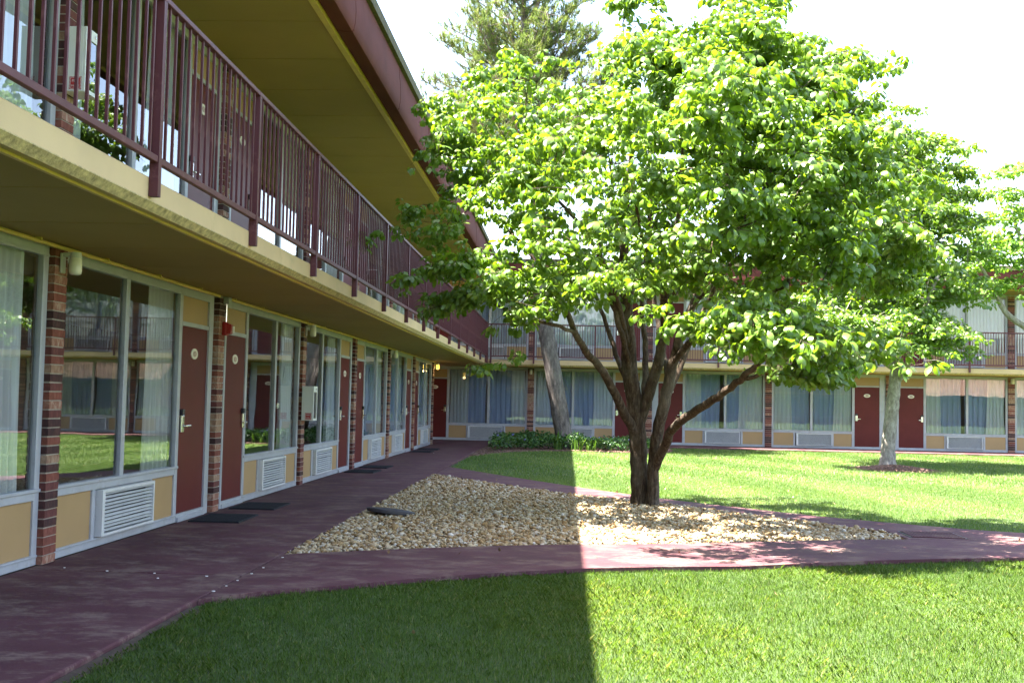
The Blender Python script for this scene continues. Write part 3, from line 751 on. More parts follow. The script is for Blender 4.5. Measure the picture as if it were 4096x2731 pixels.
# round lid lying in the gravel, cable cover plate in the path
mb = MB(); n = 26
for rr, zz in ((0.27, 0.0), (0.275, 0.030), (0.20, 0.038), (0.0, 0.046)):
    mb.v += [(rr * math.cos(2 * math.pi * k / n), rr * math.sin(2 * math.pi * k / n), zz) for k in range(n)]
for a in range(3):
    for k in range(n):
        j = (k + 1) % n; mb.f.append((a * n + k, a * n + j, (a + 1) * n + j, (a + 1) * n + k)); mb.mi.append(0)
o = add("utility_lid", mb.mesh("utility_lid", M_LID), loc=(1.96, 4.32, 0.012), label="round black utility lid half sunk in the gravel", cat="lid"); o.rotation_euler = (-0.05, 0.09, 0); o.data.polygons.foreach_set("use_smooth", [True] * len(o.data.polygons))
r = empty("cover_plate", (7.70, 3.60, 0.0), 0.0, label="ribbed maroon cover plate set into the path at gravel tip", cat="plate")
r.rotation_euler = (0, 0, -0.04)
bevel(add("plate", MB().box(-0.26, 0.26, -0.24, 0.24, 0.001, 0.010).mesh("plate", M_WALK), r), 0.002, 1)
mb = MB()
for q in range(15): mb.box(-0.245 + q * .034, -0.238 + q * .034, -0.22, 0.22, 0.010, 0.013)
add("ribs", mb.mesh("ribs", M_WALK), r, kind="stuff")
for sx in (-0.285, 0.262): add("edge_gap", MB().box(sx, sx + .023, -0.25, 0.25, 0.0006, 0.004).mesh("edge_gap", M_BLACK), r)

# ------------------------------------------------------------------ trees
def frames(D, up=None):
    """orthonormal bases whose first column is D"""
    D = D / np.linalg.norm(D, axis=1)[:, None]
    if up is None: up = np.tile([0, 0, 1.0], (len(D), 1))
    S = np.cross(up, D); ln = np.linalg.norm(S, axis=1)[:, None]; S = np.where(ln < 1e-4, np.array([1.0, 0, 0]), S / np.maximum(ln, 1e-6))
    N = np.cross(D, S)
    return np.stack([D, S, N], 2)
def leaf_template(bend, fold=0.10, w=0.215):
    ts = [0.0, 0.10, 0.34, 0.62, 0.84, 1.0]; ws = [0.0, 0.06, 0.92, 1.0, 0.55, 0.0]
    pts = []; x = z = 0.0; ang = 0.35; last = 0.0
    cen = []
    for t in ts:
        d = t - last; x += d * math.cos(ang); z += d * math.sin(ang); ang -= bend * max(d, 0.08) * 1.6; last = t; cen.append((x, z))
    V = []; F = []
    for (x, z), q in zip(cen, ws): V.append((x, 0, z))
    for s in (1, -1):
        for (x, z), q in list(zip(cen, ws))[1:-1]: V.append((x, s * w * q, z - fold * w * q * 1.6))
    n = 6
    for s in (0, 1):
        b = n + s * 4
        def q(*f): F.append(f if s == 0 else f[::-1])
        q(0, b, 1) if True else None
        for k in range(3): q(k + 1, b + k, b + k + 1, k + 2)
        q(4, b + 3, 5)
    return np.array(V), F
class Tree:
    def __init__(s, seed):
        s.r = np.random.default_rng(seed); s.pos = []; s.par = []; s.limb = []; s.rad0 = []
    def node(s, p, par, limb=-1, rad=0.0):
        s.pos.append(np.array(p, float)); s.par.append(par); s.limb.append(limb); s.rad0.append(rad); return len(s.pos) - 1
    def polyline(s, pts, rads, parent, limb, step=0.10):
        """smooth polyline through pts; returns index of last node"""
        pts = [np.array(p, float) for p in pts]; 
        if parent >= 0: pts = [s.pos[parent]] + pts; rads = [min(rads[0] * 1.05, s.rad0[parent] or 9)] + list(rads)
        P = [pts[0]] + pts + [pts[-1]]; idx = parent
        if parent < 0: idx = s.node(pts[0], -1, limb, rads[0])
        for i in range(1, len(P) - 2):
            a, b, c, d = P[i - 1], P[i], P[i + 1], P[i + 2]; n = max(2, int(np.linalg.norm(c - b) / step))
            for k in range(1, n + 1):
                t = k / n
                q = 0.5 * ((2 * b) + (-a + c) * t + (2 * a - 5 * b + 4 * c - d) * t * t + (-a + 3 * b - 3 * c + d) * t ** 3)
                q = q + s.r.normal(size=3) * 0.006
                idx = s.node(q, idx, limb, rads[i - 1] * (1 - t) + rads[i] * t)
        return idx
    def grow(s, tips, step=0.16, lift=0.25, minfork=0):
        """join every tip to the nearest branch, nearest first"""
        tips = np.array(tips); root = s.pos[0]
        ok = np.array([i for i in range(len(s.pos)) if i >= minfork])
        P = np.array(s.pos); dn = np.array([np.min(np.linalg.norm(P[ok] - t, axis=1)) for t in tips])
        ends = []
        cap = len(s.pos) + int(len(tips) * (4 / step)); buf = np.full((cap + 4000, 3), 1e6); buf[ok] = P[ok]; cnt = len(s.pos)
        for ti in np.argsort(dn):
            t = tips[ti]; D = buf[:cnt] - t
            dist = np.sqrt((D * D).sum(1)) + 0.55 * np.maximum(0, buf[:cnt, 2] - t[2])
            j = int(np.argmin(dist)); a = s.pos[j]; L = np.linalg.norm(t - a); n = max(1, int(L / step)); idx = j
            side = s.r.normal(size=3) * 0.10 * L
            for k in range(1, n + 1):
                q = k / n; w = q * (1 - q)
                p = a * (1 - q) + t * q + w * (side + np.array([0, 0, lift * L]))
                idx = s.node(p, idx); buf[cnt] = p; cnt += 1
            ends.append(idx)
        return ends
    def radii(s, tip=0.0028, ex=0.46):
        n = len(s.pos); c = np.zeros(n)
        kids = [0] * n
        for i in range(n):
            if s.par[i] >= 0: kids[s.par[i]] += 1
        for i in range(n): c[i] = 1.0 if kids[i] == 0 else 0
        for i in range(n - 1, 0, -1):
            if s.par[i] >= 0: c[s.par[i]] += c[i]
        r = tip * c ** ex
        r0 = np.array(s.rad0); return np.where(r0 > 0, r0, r)
    def tubes(s, R, sel, name, mat, parent, sides, rough=0.0, flare=None):
        """one mesh of the chains whose limb id is in sel"""
        n = len(s.pos); sel = set(sel); kid = {}
        for i in range(n):
            if s.par[i] >= 0 and s.limb[i] in sel: kid.setdefault(s.par[i], []).append(i)
        V = []; F = []; done = set()
        starts = []
        for i in range(n):
            if s.limb[i] in sel and (s.par[i] < 0 or s.limb[s.par[i]] not in sel): starts.append(i)
        stack = [(s.par[i] if s.par[i] >= 0 else i, i) for i in starts]
        while stack:
            p0, i = stack.pop(); chain = [p0, i] if p0 != i else [i]
            while True:
                ks = [k for k in kid.get(chain[-1], [])]
                if not ks: break
                ks.sort(key=lambda k: -R[k])
                for k in ks[1:]: stack.append((chain[-1], k))
                chain.append(ks[0])
            if len(chain) < 2: continue
            C = np.array([s.pos[c] for c in chain]); rr = np.array([R[c] for c in chain]); 
            if p0 != i: rr[0] = min(rr[0], rr[1] * 1.15)
            T = np.gradient(C, axis=0); T /= np.linalg.norm(T, axis=1)[:, None] + 1e-9
            up = np.array([1.0, 0, 0]) if abs(T[0][0]) < .9 else np.array([0, 1.0, 0])
            base = len(V); 
            for m in range(len(C)):
                S = np.cross(T[m], up); S /= np.linalg.norm(S) + 1e-9; N = np.cross(S, T[m]); up = N
                for k in range(sides):
                    a = 2 * math.pi * k / sides; q = rr[m]
                    if flare: q *= 1 + flare * math.exp(-max(0, C[m][2]) / 0.12)
                    if rough: q *= 1 + rough * (math.sin(5 * a + 2.1 * math.sin(C[m][2] * 3.1)) * .6 + math.sin(11 * a + C[m][2] * 4) * .5 + s.r.normal() * .35)
                    V.append(C[m] + q * (math.cos(a) * S + math.sin(a) * N))
            for m in range(len(C) - 1):
                for k in range(sides):
                    j = (k + 1) % sides; F.append((base + m * sides + k, base + m * sides + j, base + (m + 1) * sides + j, base + (m + 1) * sides + k))
        if not F: return None
        FF = np.array(F); me = np_mesh(name, np.array(V), FF.ravel(), np.arange(len(FF)) * 4, None, mat, None, True)
        return add(name, me, parent)

def leaves_for(tree, ends, per, size, rng, spread=0.22, droop=0.35):
    """rosettes of drooping leaves near the ends of the twigs"""
    P = []; D = []; S = []
    for e in ends:
        p = tree.pos[e]; q = tree.pos[tree.par[e]]; d = p - q; L = np.linalg.norm(d) + 1e-6; d /= L
        for w in range(2 if per > 6 else 1):
            c = p - d * (w * spread * rng.uniform(.6, 1.2)) + rng.normal(size=3) * 0.03
            m = max(3, int(per / (2 if per > 6 else 1) + rng.integers(-1, 2))); a0 = rng.uniform(0, 6.28)
            for k in range(m):
                a = a0 + 6.283 * k / m + rng.normal() * .25
                v = np.array([math.cos(a), math.sin(a), rng.normal() * .25 - droop * rng.uniform(.2, 1.2)]) + d * 0.45
                P.append(c + v * 0.02); D.append(v); S.append(size * min(1.3, rng.lognormal(0, .2)))
    P = np.array(P); D = np.array(D); S = np.array(S)
    up = np.tile([0, 0, 1.0], (len(P), 1)) + rng.normal(size=(len(P), 3)) * 0.38
    Bs = frames(D, up) * S[:, None, None]
    return P, Bs
def sample_blobs(blobs, n, rng, shell=0.5):
    w = np.array([b[2] for b in blobs], float); w /= w.sum(); out = []
    for (c, rd, _), k in zip(blobs, rng.multinomial(n, w)):
        d = rng.normal(size=(k, 3)); d /= np.linalg.norm(d, axis=1)[:, None]
        q = (shell + (1 - shell) * rng.random(k)) ** 0.8
        out.append(np.array(c) + d * q[:, None] * np.array(rd))
    return np.concatenate(out)
def sprays(blobs, n, per, rad, rng, shell=0.3, tier=0.46, R=2.5, c0=None):
    """flat leafy sprays set in sloping tiers inside the crown blobs"""
    C = sample_blobs(blobs, n, rng, shell); c0 = np.array(blobs[0][0]) if c0 is None else c0
    d = C - c0; w = C[:, 2] + 0.30 * (d[:, 0] ** 2 + d[:, 1] ** 2) / R + 0.16 * np.sin(C[:, 0] * 2.1 + 1) + 0.16 * np.sin(C[:, 1] * 1.7)
    C[:, 2] += 0.75 * (np.round(w / tier) * tier - w)
    out = []
    for c in C:
        k = max(3, int(per * rng.lognormal(0, .35))); a = rng.uniform(0, 6.283, k); q = rad * np.sqrt(rng.random(k)) * rng.lognormal(0, .2)
        o = c - c0; o[2] = 0; o /= np.linalg.norm(o) + 1e-6
        off = np.stack([q * np.cos(a), q * np.sin(a), rng.normal(size=k) * .045], 1); off[:, 2] -= 0.22 * (off @ o) + .25 * q * q / rad
        out.append(c + off)
    return np.concatenate(out)
LT = [leaf_template(b) for b in (0.7, 1.2, 1.8)]
def leaf_part(name, P, Bs, tint, mat, parent, n_single, rng):
    var = rng.integers(0, 3, len(P))
    dist = np.linalg.norm(P - CAM, axis=1)
    single = set(np.argsort(dist)[:n_single].tolist()) if n_single else set()
    mask = np.ones(len(P), bool); mask[list(single)] = False
    Vs = []; Fs = []; St = []; Ts = []; off = 0; loff = 0
    for v in range(3):
        m = mask & (var == v); tv, tf = LT[v]; nn = int(m.sum())
        V = np.einsum('nij,kj->nki', Bs[m], tv) + P[m][:, None, :]
        lens = np.array([len(f) for f in tf]); flat = np.concatenate([np.array(f) for f in tf])
        Fs.append((flat[None] + (np.arange(nn) * len(tv))[:, None]).ravel() + off); tot = np.tile(lens, nn)
        St.append(np.concatenate([[0], np.cumsum(tot)[:-1]]) + loff); off += nn * len(tv); loff += tot.sum()
        Vs.append(V.reshape(-1, 3)); Ts.append(np.repeat(tint[m], len(tv)))
    me = np_mesh(name, np.concatenate(Vs), np.concatenate(Fs), np.concatenate(St), None, mat, np.concatenate(Ts), False)
    add(name, me, parent, kind="stuff")
    if single:
        lib = []
        for v in range(3):
            for q in range(3):
                tv, tf = LT[v]; fl = np.concatenate([np.array(f) for f in tf]); ln = np.array([len(f) for f in tf])
                lib.append(np_mesh("leaf", tv, fl, np.concatenate([[0], np.cumsum(ln)[:-1]]), None, mat, np.full(len(tv), [0.2, .5, .85][q]), False))
        for i in single:
            o = add("leaf", lib[var[i] * 3 + int(tint[i] * 2.99)], parent)
            b = Bs[i]; p = P[i]; o.matrix_basis = Matrix(((b[0, 0], b[0, 1], b[0, 2], p[0]), (b[1, 0], b[1, 1], b[1, 2], p[1]), (b[2, 0], b[2, 1], b[2, 2], p[2]), (0, 0, 0, 1)))

DPX = 4096 / 2352.0
def dp(x, y, Y): return at_y(x * DPX, y * DPX, Y)
# --- the big multi-stemmed tree at the edge of the gravel
def big_tree():
    t = Tree(21); rng = t.r
    root = empty("courtyard_tree", (0, 0, 0), label="large multi-stemmed leafy tree rising from the gravel bed", cat="tree")
    k = 0.0056
    def L(pts): return [dp(x, y, Y) for x, y, Y, r in pts], [r * DPX * (Y - CAM[1]) / F_PX * 0.98 for x, y, Y, r in pts]
    A = [(1470, 1162, 6.25, 20), (1468, 1060, 6.25, 20), (1463, 985, 6.2, 19.5), (1453, 900, 6.15, 18), (1444, 820, 6.1, 18), (1440, 720, 6.0, 15), (1432, 610, 5.8, 11.5), (1440, 480, 5.5, 8.5), (1452, 330, 5.2, 5), (1462, 170, 4.9, 3)]
    p, r = L(A); t.polyline(p, r, -1, 0); nA = len(t.pos)
    def near(px, py, Y, limbs):
        q = dp(px, py, Y); c = [i for i in range(len(t.pos)) if t.limb[i] in limbs]; return min(c, key=lambda i: np.linalg.norm(t.pos[i] - q))
    Bq = [(1498, 1162, 6.12, 14), (1500, 1080, 6.1, 13.5), (1508, 1010, 6.05, 13.5), (1522, 940, 5.95, 13.5), (1538, 870, 5.85, 13), (1555, 800, 5.7, 11.5), (1590, 705, 5.4, 8.5), (1630, 600, 5.1, 6.5), (1665, 470, 4.8, 5), (1700, 330, 4.5, 3)]
    p, r = L(Bq); t.polyline(p, r, -1, 1)
    specs = [  # limb id, attach point, limbs to attach to, path
        (2, (1466, 1000, 6.2), {0}, [(1438, 955, 6.0, 11), (1412, 905, 5.8, 10), (1385, 855, 5.6, 9.5), (1345, 805, 5.3, 8.5), (1320, 765, 5.0, 7.5), (1290, 690, 5.0, 5.5), (1230, 600, 5.1, 4), (1160, 520, 5.3, 2.5)]),
        (3, (1466, 975, 6.2), {0}, [(1490, 900, 6.1, 13.5), (1513, 830, 5.95, 12.5), (1526, 760, 5.8, 11), (1528, 690, 5.6, 9.5), (1540, 600, 5.2, 7), (1560, 480, 4.8, 5), (1570, 330, 4.3, 3.5), (1600, 190, 4.0, 2)]),
        (4, (1503, 1085, 6.1), {1}, [(1522, 1035, 5.9, 11), (1545, 985, 5.5, 10.5), (1590, 948, 4.9, 10), (1640, 918, 4.3, 9.3), (1700, 872, 3.7, 8), (1745, 832, 3.2, 7), (1790, 780, 2.6, 5.5), (1850, 720, 2.0, 3.5)]),
        (5, (1545, 840, 5.8), {1}, [(1585, 785, 5.4, 8), (1630, 742, 4.7, 7.5), (1680, 715, 4.0, 6.3), (1740, 690, 3.3, 5), (1810, 650, 2.6, 3.4)]),
        (6, (1444, 800, 6.1), {0}, [(1425, 720, 5.6, 7.5), (1400, 640, 5.1, 6), (1360, 560, 4.6, 5), (1300, 480, 4.1, 4), (1220, 400, 3.7, 2.5)]),
        (7, (1527, 720, 5.7), {3}, [(1560, 650, 5.1, 6.5), (1620, 570, 4.3, 5), (1690, 490, 3.6, 4), (1780, 410, 3.0, 2.7)]),
        (8, (1440, 700, 6.0), {0}, [(1470, 610, 6.3, 6.5), (1510, 500, 6.7, 5), (1560, 380, 7.0, 3.5), (1600, 260, 7.1, 2)]),
        (9, (1320, 765, 5.0), {2}, [(1270, 745, 4.6, 4.5), (1210, 730, 4.3, 3.5), (1140, 700, 4.1, 2.5), (1060, 640, 4.0, 2)]),
        (10, (1490, 900, 6.1), {3}, [(1510, 840, 6.5, 7), (1520, 760, 6.9, 6), (1560, 660, 7.2, 4.5), (1640, 560, 7.3, 3)]),
        (12, (1452, 880, 6.15), {0}, [(1436, 800, 5.9, 7), (1408, 700, 5.5, 6), (1380, 600, 5.2, 4.5), (1370, 480, 4.9, 3)]),
        (13, (1538, 870, 5.85), {1}, [(1520, 800, 6.1, 6.5), (1505, 700, 6.2, 5.5), (1490, 590, 6.0, 4.5), (1500, 460, 5.7, 3)]),
        (14, (1590, 705, 5.4), {1}, [(1650, 640, 4.6, 5), (1730, 560, 3.8, 4), (1830, 500, 3.2, 2.6)]),
        (15, (1528, 690, 5.6), {3}, [(1500, 620, 5.0, 5), (1470, 520, 4.2, 4), (1450, 400, 3.5, 2.6)]),
        (16, (1463, 985, 6.2), {0}, [(1480, 905, 6.45, 8), (1482, 800, 6.6, 7), (1474, 690, 6.6, 6), (1482, 570, 6.4, 4.5), (1500, 430, 6.0, 3)]),
        (17, (1453, 900, 6.15), {0}, [(1420, 830, 6.3, 6), (1392, 740, 6.4, 5), (1352, 640, 6.3, 4), (1290, 540, 6.2, 3), (1210, 440, 6.1, 2)]),
        (18, (1522, 940, 5.95), {1}, [(1548, 880, 6.1, 7), (1580, 800, 6.2, 6), (1622, 700, 6.0, 5), (1680, 600, 5.6, 3.8), (1760, 480, 5.2, 2.5)]),
        (11, (1700, 872, 3.7), {4}, [(1760, 850, 3.2, 4.8), (1810, 800, 2.8, 3.8), (1870, 770, 2.5, 2.5)])]
    for lid, a, lim, pts in specs:
        p, r = L(pts); t.polyline(p, r, near(*a, lim), lid)
    nl = len(t.pos)
    hi = [i for i in range(nl) if t.pos[i][2] > 2.2]
    blobs = [((4.75, 4.8, 4.2), (2.25, 2.3, 1.45), 10), ((5.35, 4.7, 5.3), (1.25, 1.7, .85), 4.6), ((3.1, 4.6, 4.45), (.95, 1.3, .75), 3.2), ((5.9, 4.6, 4.9), (.95, 1.2, .95), 2.6),
             ((2.15, 4.3, 3.35), (.42, .5, .20), .42), ((2.80, 4.2, 2.65), (.55, .6, .36), .75), ((3.2, 4.1, 1.95), (.32, .35, .10), .16), ((2.35, 4.4, 2.75), (.22, .35, .25), .25),
             ((6.4, 4.3, 3.3), (.85, 1.2, .8), 2.6), ((6.15, 3.5, 2.2), (.65, .8, .28), 1.1), ((6.45, 4.1, 1.85), (.36, .45, .24), .42), ((4.7, 4.0, 2.85), (1.3, 1.2, .30), 1.5),
             ((3.6, 4.0, 2.55), (.75, .9, .28), 1.0), ((5.6, 3.9, 2.45), (.8, .9, .22), .8), ((4.9, 2.9, 3.9), (1.6, .6, 1.3), 2.2), ((6.9, 3.3, 1.95), (.35, .5, .25), .25), ((6.7, 4.7, 4.2), (.75, 1.1, 1.0), 2.2), ((3.1, 4.7, 3.7), (.8, 1.1, .6), 1.1), ((4.6, 4.5, 6.05), (.12, .2, .4), .26), ((5.15, 4.5, 6.1), (.15, .2, .35), .30), ((5.75, 4.5, 6.0), (.16, .25, .45), .40), ((6.25, 4.5, 5.6), (.2, .3, .4), .45), ((6.75, 4.5, 5.0), (.25, .4, .35), .55), ((7.35, 4.6, 4.1), (.7, 1.2, .65), 1.7), ((7.35, 4.6, 3.2), (.7, 1.1, .5), 1.3), ((7.0, 4.4, 5.0), (.6, .9, .45), 1.0)]
    def depth(b, Yn):            # same direction from the viewpoint, other distance
        c, rd, w = b; f = (Yn - CAM[1]) / (c[1] - CAM[1]); cc = CAM + (np.array(c) - CAM) * f
        return (tuple(cc), (rd[0] * f, rd[1], rd[2] * f), w)
    DY = [4.5, 4.2, 6.0, 3.4, 5.2, 4.4, 4.1, 4.6, 2.5, 1.5, 2.6, 3.6, 4.2, 2.4, 1.5, 1.6, 2.6, 6.0] + [4.2] * 5 + [4.6, 4.6, 4.4]
    blobs = [depth(b, y) for b, y in zip(blobs, DY)]
    blobs[0] = (blobs[0][0], (2.2, 3.5, 1.38), blobs[0][2])
    tips = sprays(blobs, 560, 8.5, .33, rng, 0.30)
    tips = tips[tips[:, 2] > 1.55]
    low = min(i for i in range(nl))
    # twigs leave the limbs only above the fork
    keep = [i for i in range(nl) if t.pos[i][2] > 1.5]
    sub = Tree(22); sub.pos = list(t.pos); sub.par = list(t.par); sub.limb = list(t.limb); sub.rad0 = list(t.rad0); sub.r = rng
    hide = [i for i in range(nl) if i not in set(keep)]
    saved = {i: sub.pos[i].copy() for i in hide}
    for i in hide: sub.pos[i] = np.array([1e5, 1e5, 1e5])
    ends = sub.grow(tips, 0.15, 0.16)
    for i in hide: sub.pos[i] = saved[i]
    R = sub.radii(0.0024, 0.42)
    sub.tubes(R, [0, 1], "trunk", M_BARK, root, 28, 0.035, 0.28)
    for lid in range(2, 19): sub.tubes(R, [lid], "limb", M_BARK, root, 14, 0.03)
    sub.tubes(R, [-1], "twigs", M_BARK, root, 4)["kind"] = "stuff"
    P, Bs = leaves_for(sub, ends, 13, 0.112, rng, 0.16, 0.95)
    # a few stray sprouts on the bare limbs
    sp = [i for i in range(nl) if t.limb[i] in (2, 4, 5) and 1.0 < t.pos[i][2] < 2.1]
    for i in rng.choice(sp, 9): 
        q = sub.pos[i] + np.array([0, -.03, .03]); d = rng.normal(size=(3, 3)); d[:, 2] = abs(d[:, 2])
        P = np.concatenate([P, np.repeat(q[None], 3, 0)]); Bs = np.concatenate([Bs, frames(d) * 0.06])
    leaf_part("foliage", P, Bs, rng.random(len(P)), M_LEAF, root, 300, rng)
    return root, len(P)
big, nleaf = big_tree()

def small_tree(name, label, base, trunk, limbs, blobs, ntips, per, size, seed, bark, leafm, zmin, singles=0, group="courtyard trees beyond the path"):
    t = Tree(seed); rng = t.r; root = empty(name, (0, 0, 0), label=label, cat="tree", group=group)
    t.polyline([p for p, r in trunk], [r for p, r in trunk], -1, 0)
    for li, pts in enumerate(limbs):
        c = [i for i in range(len(t.pos)) if t.limb[i] == 0]; j = min(c, key=lambda i: np.linalg.norm(t.pos[i] - np.array(pts[0][0])))
        t.polyline([p for p, r in pts[1:]], [r for p, r in pts[1:]], j, li + 1)
    nl = len(t.pos); tips = sprays(blobs, ntips // 8, 8, .42, rng, 0.3, .6, 3.0)
    sv = {i: t.pos[i].copy() for i in range(nl) if t.pos[i][2] < zmin}
    for i in sv: t.pos[i] = np.array([1e5] * 3)
    ends = t.grow(tips, 0.22, 0.16)
    for i in sv: t.pos[i] = sv[i]
    R = t.radii(0.0035, 0.42)
    t.tubes(R, [0], "trunk", bark, root, 20, 0.04, 0.35)
    for li in range(len(limbs)): t.tubes(R, [li + 1], "limb", bark, root, 10, 0.03)
    t.tubes(R, [-1], "twigs", bark, root, 4)["kind"] = "stuff"
    P, Bs = leaves_for(t, ends, per, size, rng, 0.25, 0.5)
    leaf_part("foliage", P, Bs, rng.random(len(P)), leafm, root, singles, rng)
    return root
Y2 = 17.4
q = lambda x, y, Y=Y2: dp(x, y, Y)
small_tree("courtyard_tree", "pale trunked tree standing in a mulch ring before the far paired doors", None,
           [(q(2039, 1072), .165), (q(2043, 1000), .15), (q(2050, 930), .14), (q(2056, 870), .13), (q(2062, 800), .08), (q(2070, 690), .065), (q(2060, 560), .06), (q(2050, 430), .035)],
           [[(q(2052, 850), 0), (q(2020, 822, 17.2), .065), (q(1985, 800, 17.0), .06), (q(1960, 782, 16.8), .055), (q(1925, 730, 16.6), .045), (q(1880, 640, 16.3), .03)],
            [(q(2056, 880), 0), (q(2078, 850, 17.2), .07), (q(2092, 810, 17.0), .065), (q(2115, 730, 16.7), .06), (q(2160, 620, 16.5), .035)],
            [(q(2060, 820), 0), (q(2075, 770, 17.8), .05), (q(2040, 660, 18.3), .05), (q(2000, 540, 18.5), .03)]],
           [((11.3, 18.6, 5.5), (2.4, 3.2, 2.5), 9), ((11.1, 18.2, 7.5), (1.4, 1.8, 1.1), 3), ((12.5, 18.0, 5.6), (1.1, 1.8, 1.4), 2.6), ((11.1, 16.2, 3.05), (1.35, 1.4, .40), 2.4), ((12.2, 16.4, 2.65), (.85, .5, .12), .5), ((9.6, 16.6, 3.2), (1.0, 1.2, .6), 1.4), ((9.9, 16.4, 2.45), (.5, .6, .25), .4), ((9.7, 18.4, 6.6), (1.5, 2.0, 1.8), 3.2), ((12.2, 18.0, 6.7), (1.1, 1.6, 1.2), 1.8), ((12.4, 17.6, 4.2), (.95, 1.4, .75), 2.4), ((11.3, 17.2, 4.0), (1.2, 1.4, .6), 1.6)],
           5200, 9, 0.15, 31, M_BARK2, M_LEAF, 2.6, 120)
Y3 = 20.5
small_tree("courtyard_tree", "airy pale green tree at the right edge with thin white limb", None,
           [((17.3, Y3, -0.06), .17), ((17.2, Y3, 1.2), .15), ((17.0, Y3, 2.4), .13), ((16.7, Y3, 3.6), .10), ((16.4, Y3, 5.2), .06), ((16.2, Y3, 6.8), .03)],
           [[((17.0, Y3, 2.5), 0), (q(2330, 735, Y3), .075), (q(2295, 690, Y3), .06), (q(2270, 640, Y3), .05), (q(2220, 560, Y3), .03)],
            [((16.8, Y3, 3.3), 0), ((17.4, Y3 - .5, 4.5), .06), ((17.9, Y3 - .7, 5.8), .03)],
            [((16.6, Y3, 4.0), 0), ((15.8, Y3 - .5, 5.0), .05), ((15.0, Y3 - .6, 5.9), .03)]],
           [((16.2, Y3, 5.9), (2.6, 2.4, 1.7), 8), ((14.9, Y3 - .3, 5.4), (1.1, 1.2, 1.0), 2.0), ((15.6, Y3, 7.2), (1.5, 1.4, .9), 1.6)],
           1100, 8, 0.15, 41, M_BARK2, M_LEAF3, 2.7)

# --- tall leaning pine by the far flower bed
def pine():
    t = Tree(51); rng = t.r; root = empty("pine_tree", (0, 0, 0), label="tall leaning pine with grey trunk in the flower bed", cat="tree")
    YP = 23.9
    c = lambda x, y, Y=YP: at_y(x, y, Y)
    tr = [(c(2262, 1800), .27), (c(2253, 1731), .245), (c(2222, 1540), .24), (c(2187, 1338), .225), (c(2150, 1050), .20), (c(2120, 700), .17), (c(2105, 400), .13), (c(2095, 100), .10), (c(2092, -80), .06), (c(2090, -220), .03)]
    t.polyline([p for p, r in tr], [r for p, r in tr], -1, 0, 0.3); nl = len(t.pos)
    tuftP = []; tuftD = []
    zs = [i for i in range(nl) if 7.6 < t.pos[i][2] < 14.6]
    for bi in range(300):
        i = int(zs[int(len(zs) * rng.random() ** 1.25)]); p = t.pos[i]; h = (p[2] - 7.6) / 7.2
        L = (3.7 - 2.7 * h) * rng.uniform(.5, 1.08); a = rng.uniform(0, 6.28); e = rng.uniform(.05, .5) + .35 * h
        d = np.array([math.cos(a) * math.cos(e), math.sin(a) * math.cos(e), math.sin(e)])
        pts = [p + d * L * f + np.array([0, 0, .10 * L * f * f]) + rng.normal(size=3) * .05 for f in (.3, .6, 1.0)]
        s0 = len(t.pos); t.polyline(pts, [.035, .022, .010], i, 1, 0.25)
        for j in range(s0, len(t.pos)):
            f = np.linalg.norm(t.pos[j] - p) / L
            if f < .30: continue
            for w in range(2 if f < .8 else 4):
                o = rng.normal(size=3); o[2] = abs(o[2]) * .7; o /= np.linalg.norm(o)
                tp = t.pos[j] + o * rng.uniform(.12, .45); k = t.node(tp, j, 2, .008); tuftP.append(tp); tuftD.append(o * .6 + d * .5 + np.array([0, 0, .45]))
    R = t.radii(); t.tubes(R, [0], "trunk", M_BARKP, root, 22, 0.05, 0.15); t.tubes(R, [1], "limbs", M_BARKP, root, 6)["kind"] = "stuff"; t.tubes(R, [2], "twigs", M_BARKP, root, 4)["kind"] = "stuff"
    TP = np.array(tuftP); TD = np.array(tuftD); TD /= np.linalg.norm(TD, axis=1)[:, None]; m = 40; n = len(TP)
    d = np.repeat(TD, m, 0) * 0.9 + rng.normal(size=(n * m, 3)) * .62
    pos = np.repeat(TP, m, 0) - np.repeat(TD, m, 0) * rng.uniform(0, .22, n * m)[:, None]
    Bs = frames(d) * (rng.uniform(.13, .22, n * m))[:, None, None]
    tv = np.array([(0, -.05, 0), (0, .05, 0), (1, 0, 0.0)]); tint = np.clip(np.repeat(rng.random(n), m) * .6 + rng.random(n * m) * .4, 0, 1)
    add("foliage", inst_mesh("foliage", tv, [(0, 1, 2)], pos, Bs, M_NEEDLE, tint), root, kind="stuff")
pine()

# ------------------------------------------------------------------ flower bed in the corner, mulch ring
BED = [(1.62, 17.9), (2.0, 19.6), (2.5, 21.0), (3.2, 21.8), (4.2, 22.2), (5.2, 22.0), (6.0, 21.9), (6.7, 22.6), (7.0, 24.0), (7.0, 25.84), (1.62, 25.84)]
mb = MB().prism(BED, -0.09, -0.02); add("flower_bed", mb.mesh("flower_bed", M_MULCH), kind="structure", label="mulched flower bed in the inner corner", cat="flower bed")
def chips(name, P, z, s, parent=None, **k):
    n = len(P); tv = np.array([(-1, -.4, -.15), (1, -.4, -.15), (1, .4, -.15), (-1, .4, -.15), (-1, -.4, .15), (1, -.4, .15), (1, .4, .15), (-1, .4, .15)])
    tf = [(0, 3, 2, 1), (4, 5, 6, 7), (0, 1, 5, 4), (1, 2, 6, 5), (2, 3, 7, 6), (3, 0, 4, 7)]
    B = rand_rot(n); B[:, 2, :] *= 0.45; B *= (s * RNG.uniform(.5, 1.4, n))[:, None, None]
    return add(name, inst_mesh(name, tv, tf, np.stack([P[:, 0], P[:, 1], z], 1), B, M_MULCH), parent, kind="stuff", **k)
P = np.stack([RNG.uniform(1.6, 7, 9000), RNG.uniform(17.8, 24, 9000)], 1); P = P[inside(BED, P)]
chips("bed_mulch", P, np.full(len(P), -0.012), 0.03, label="brown bark mulch along the front of the flower bed", cat="mulch")
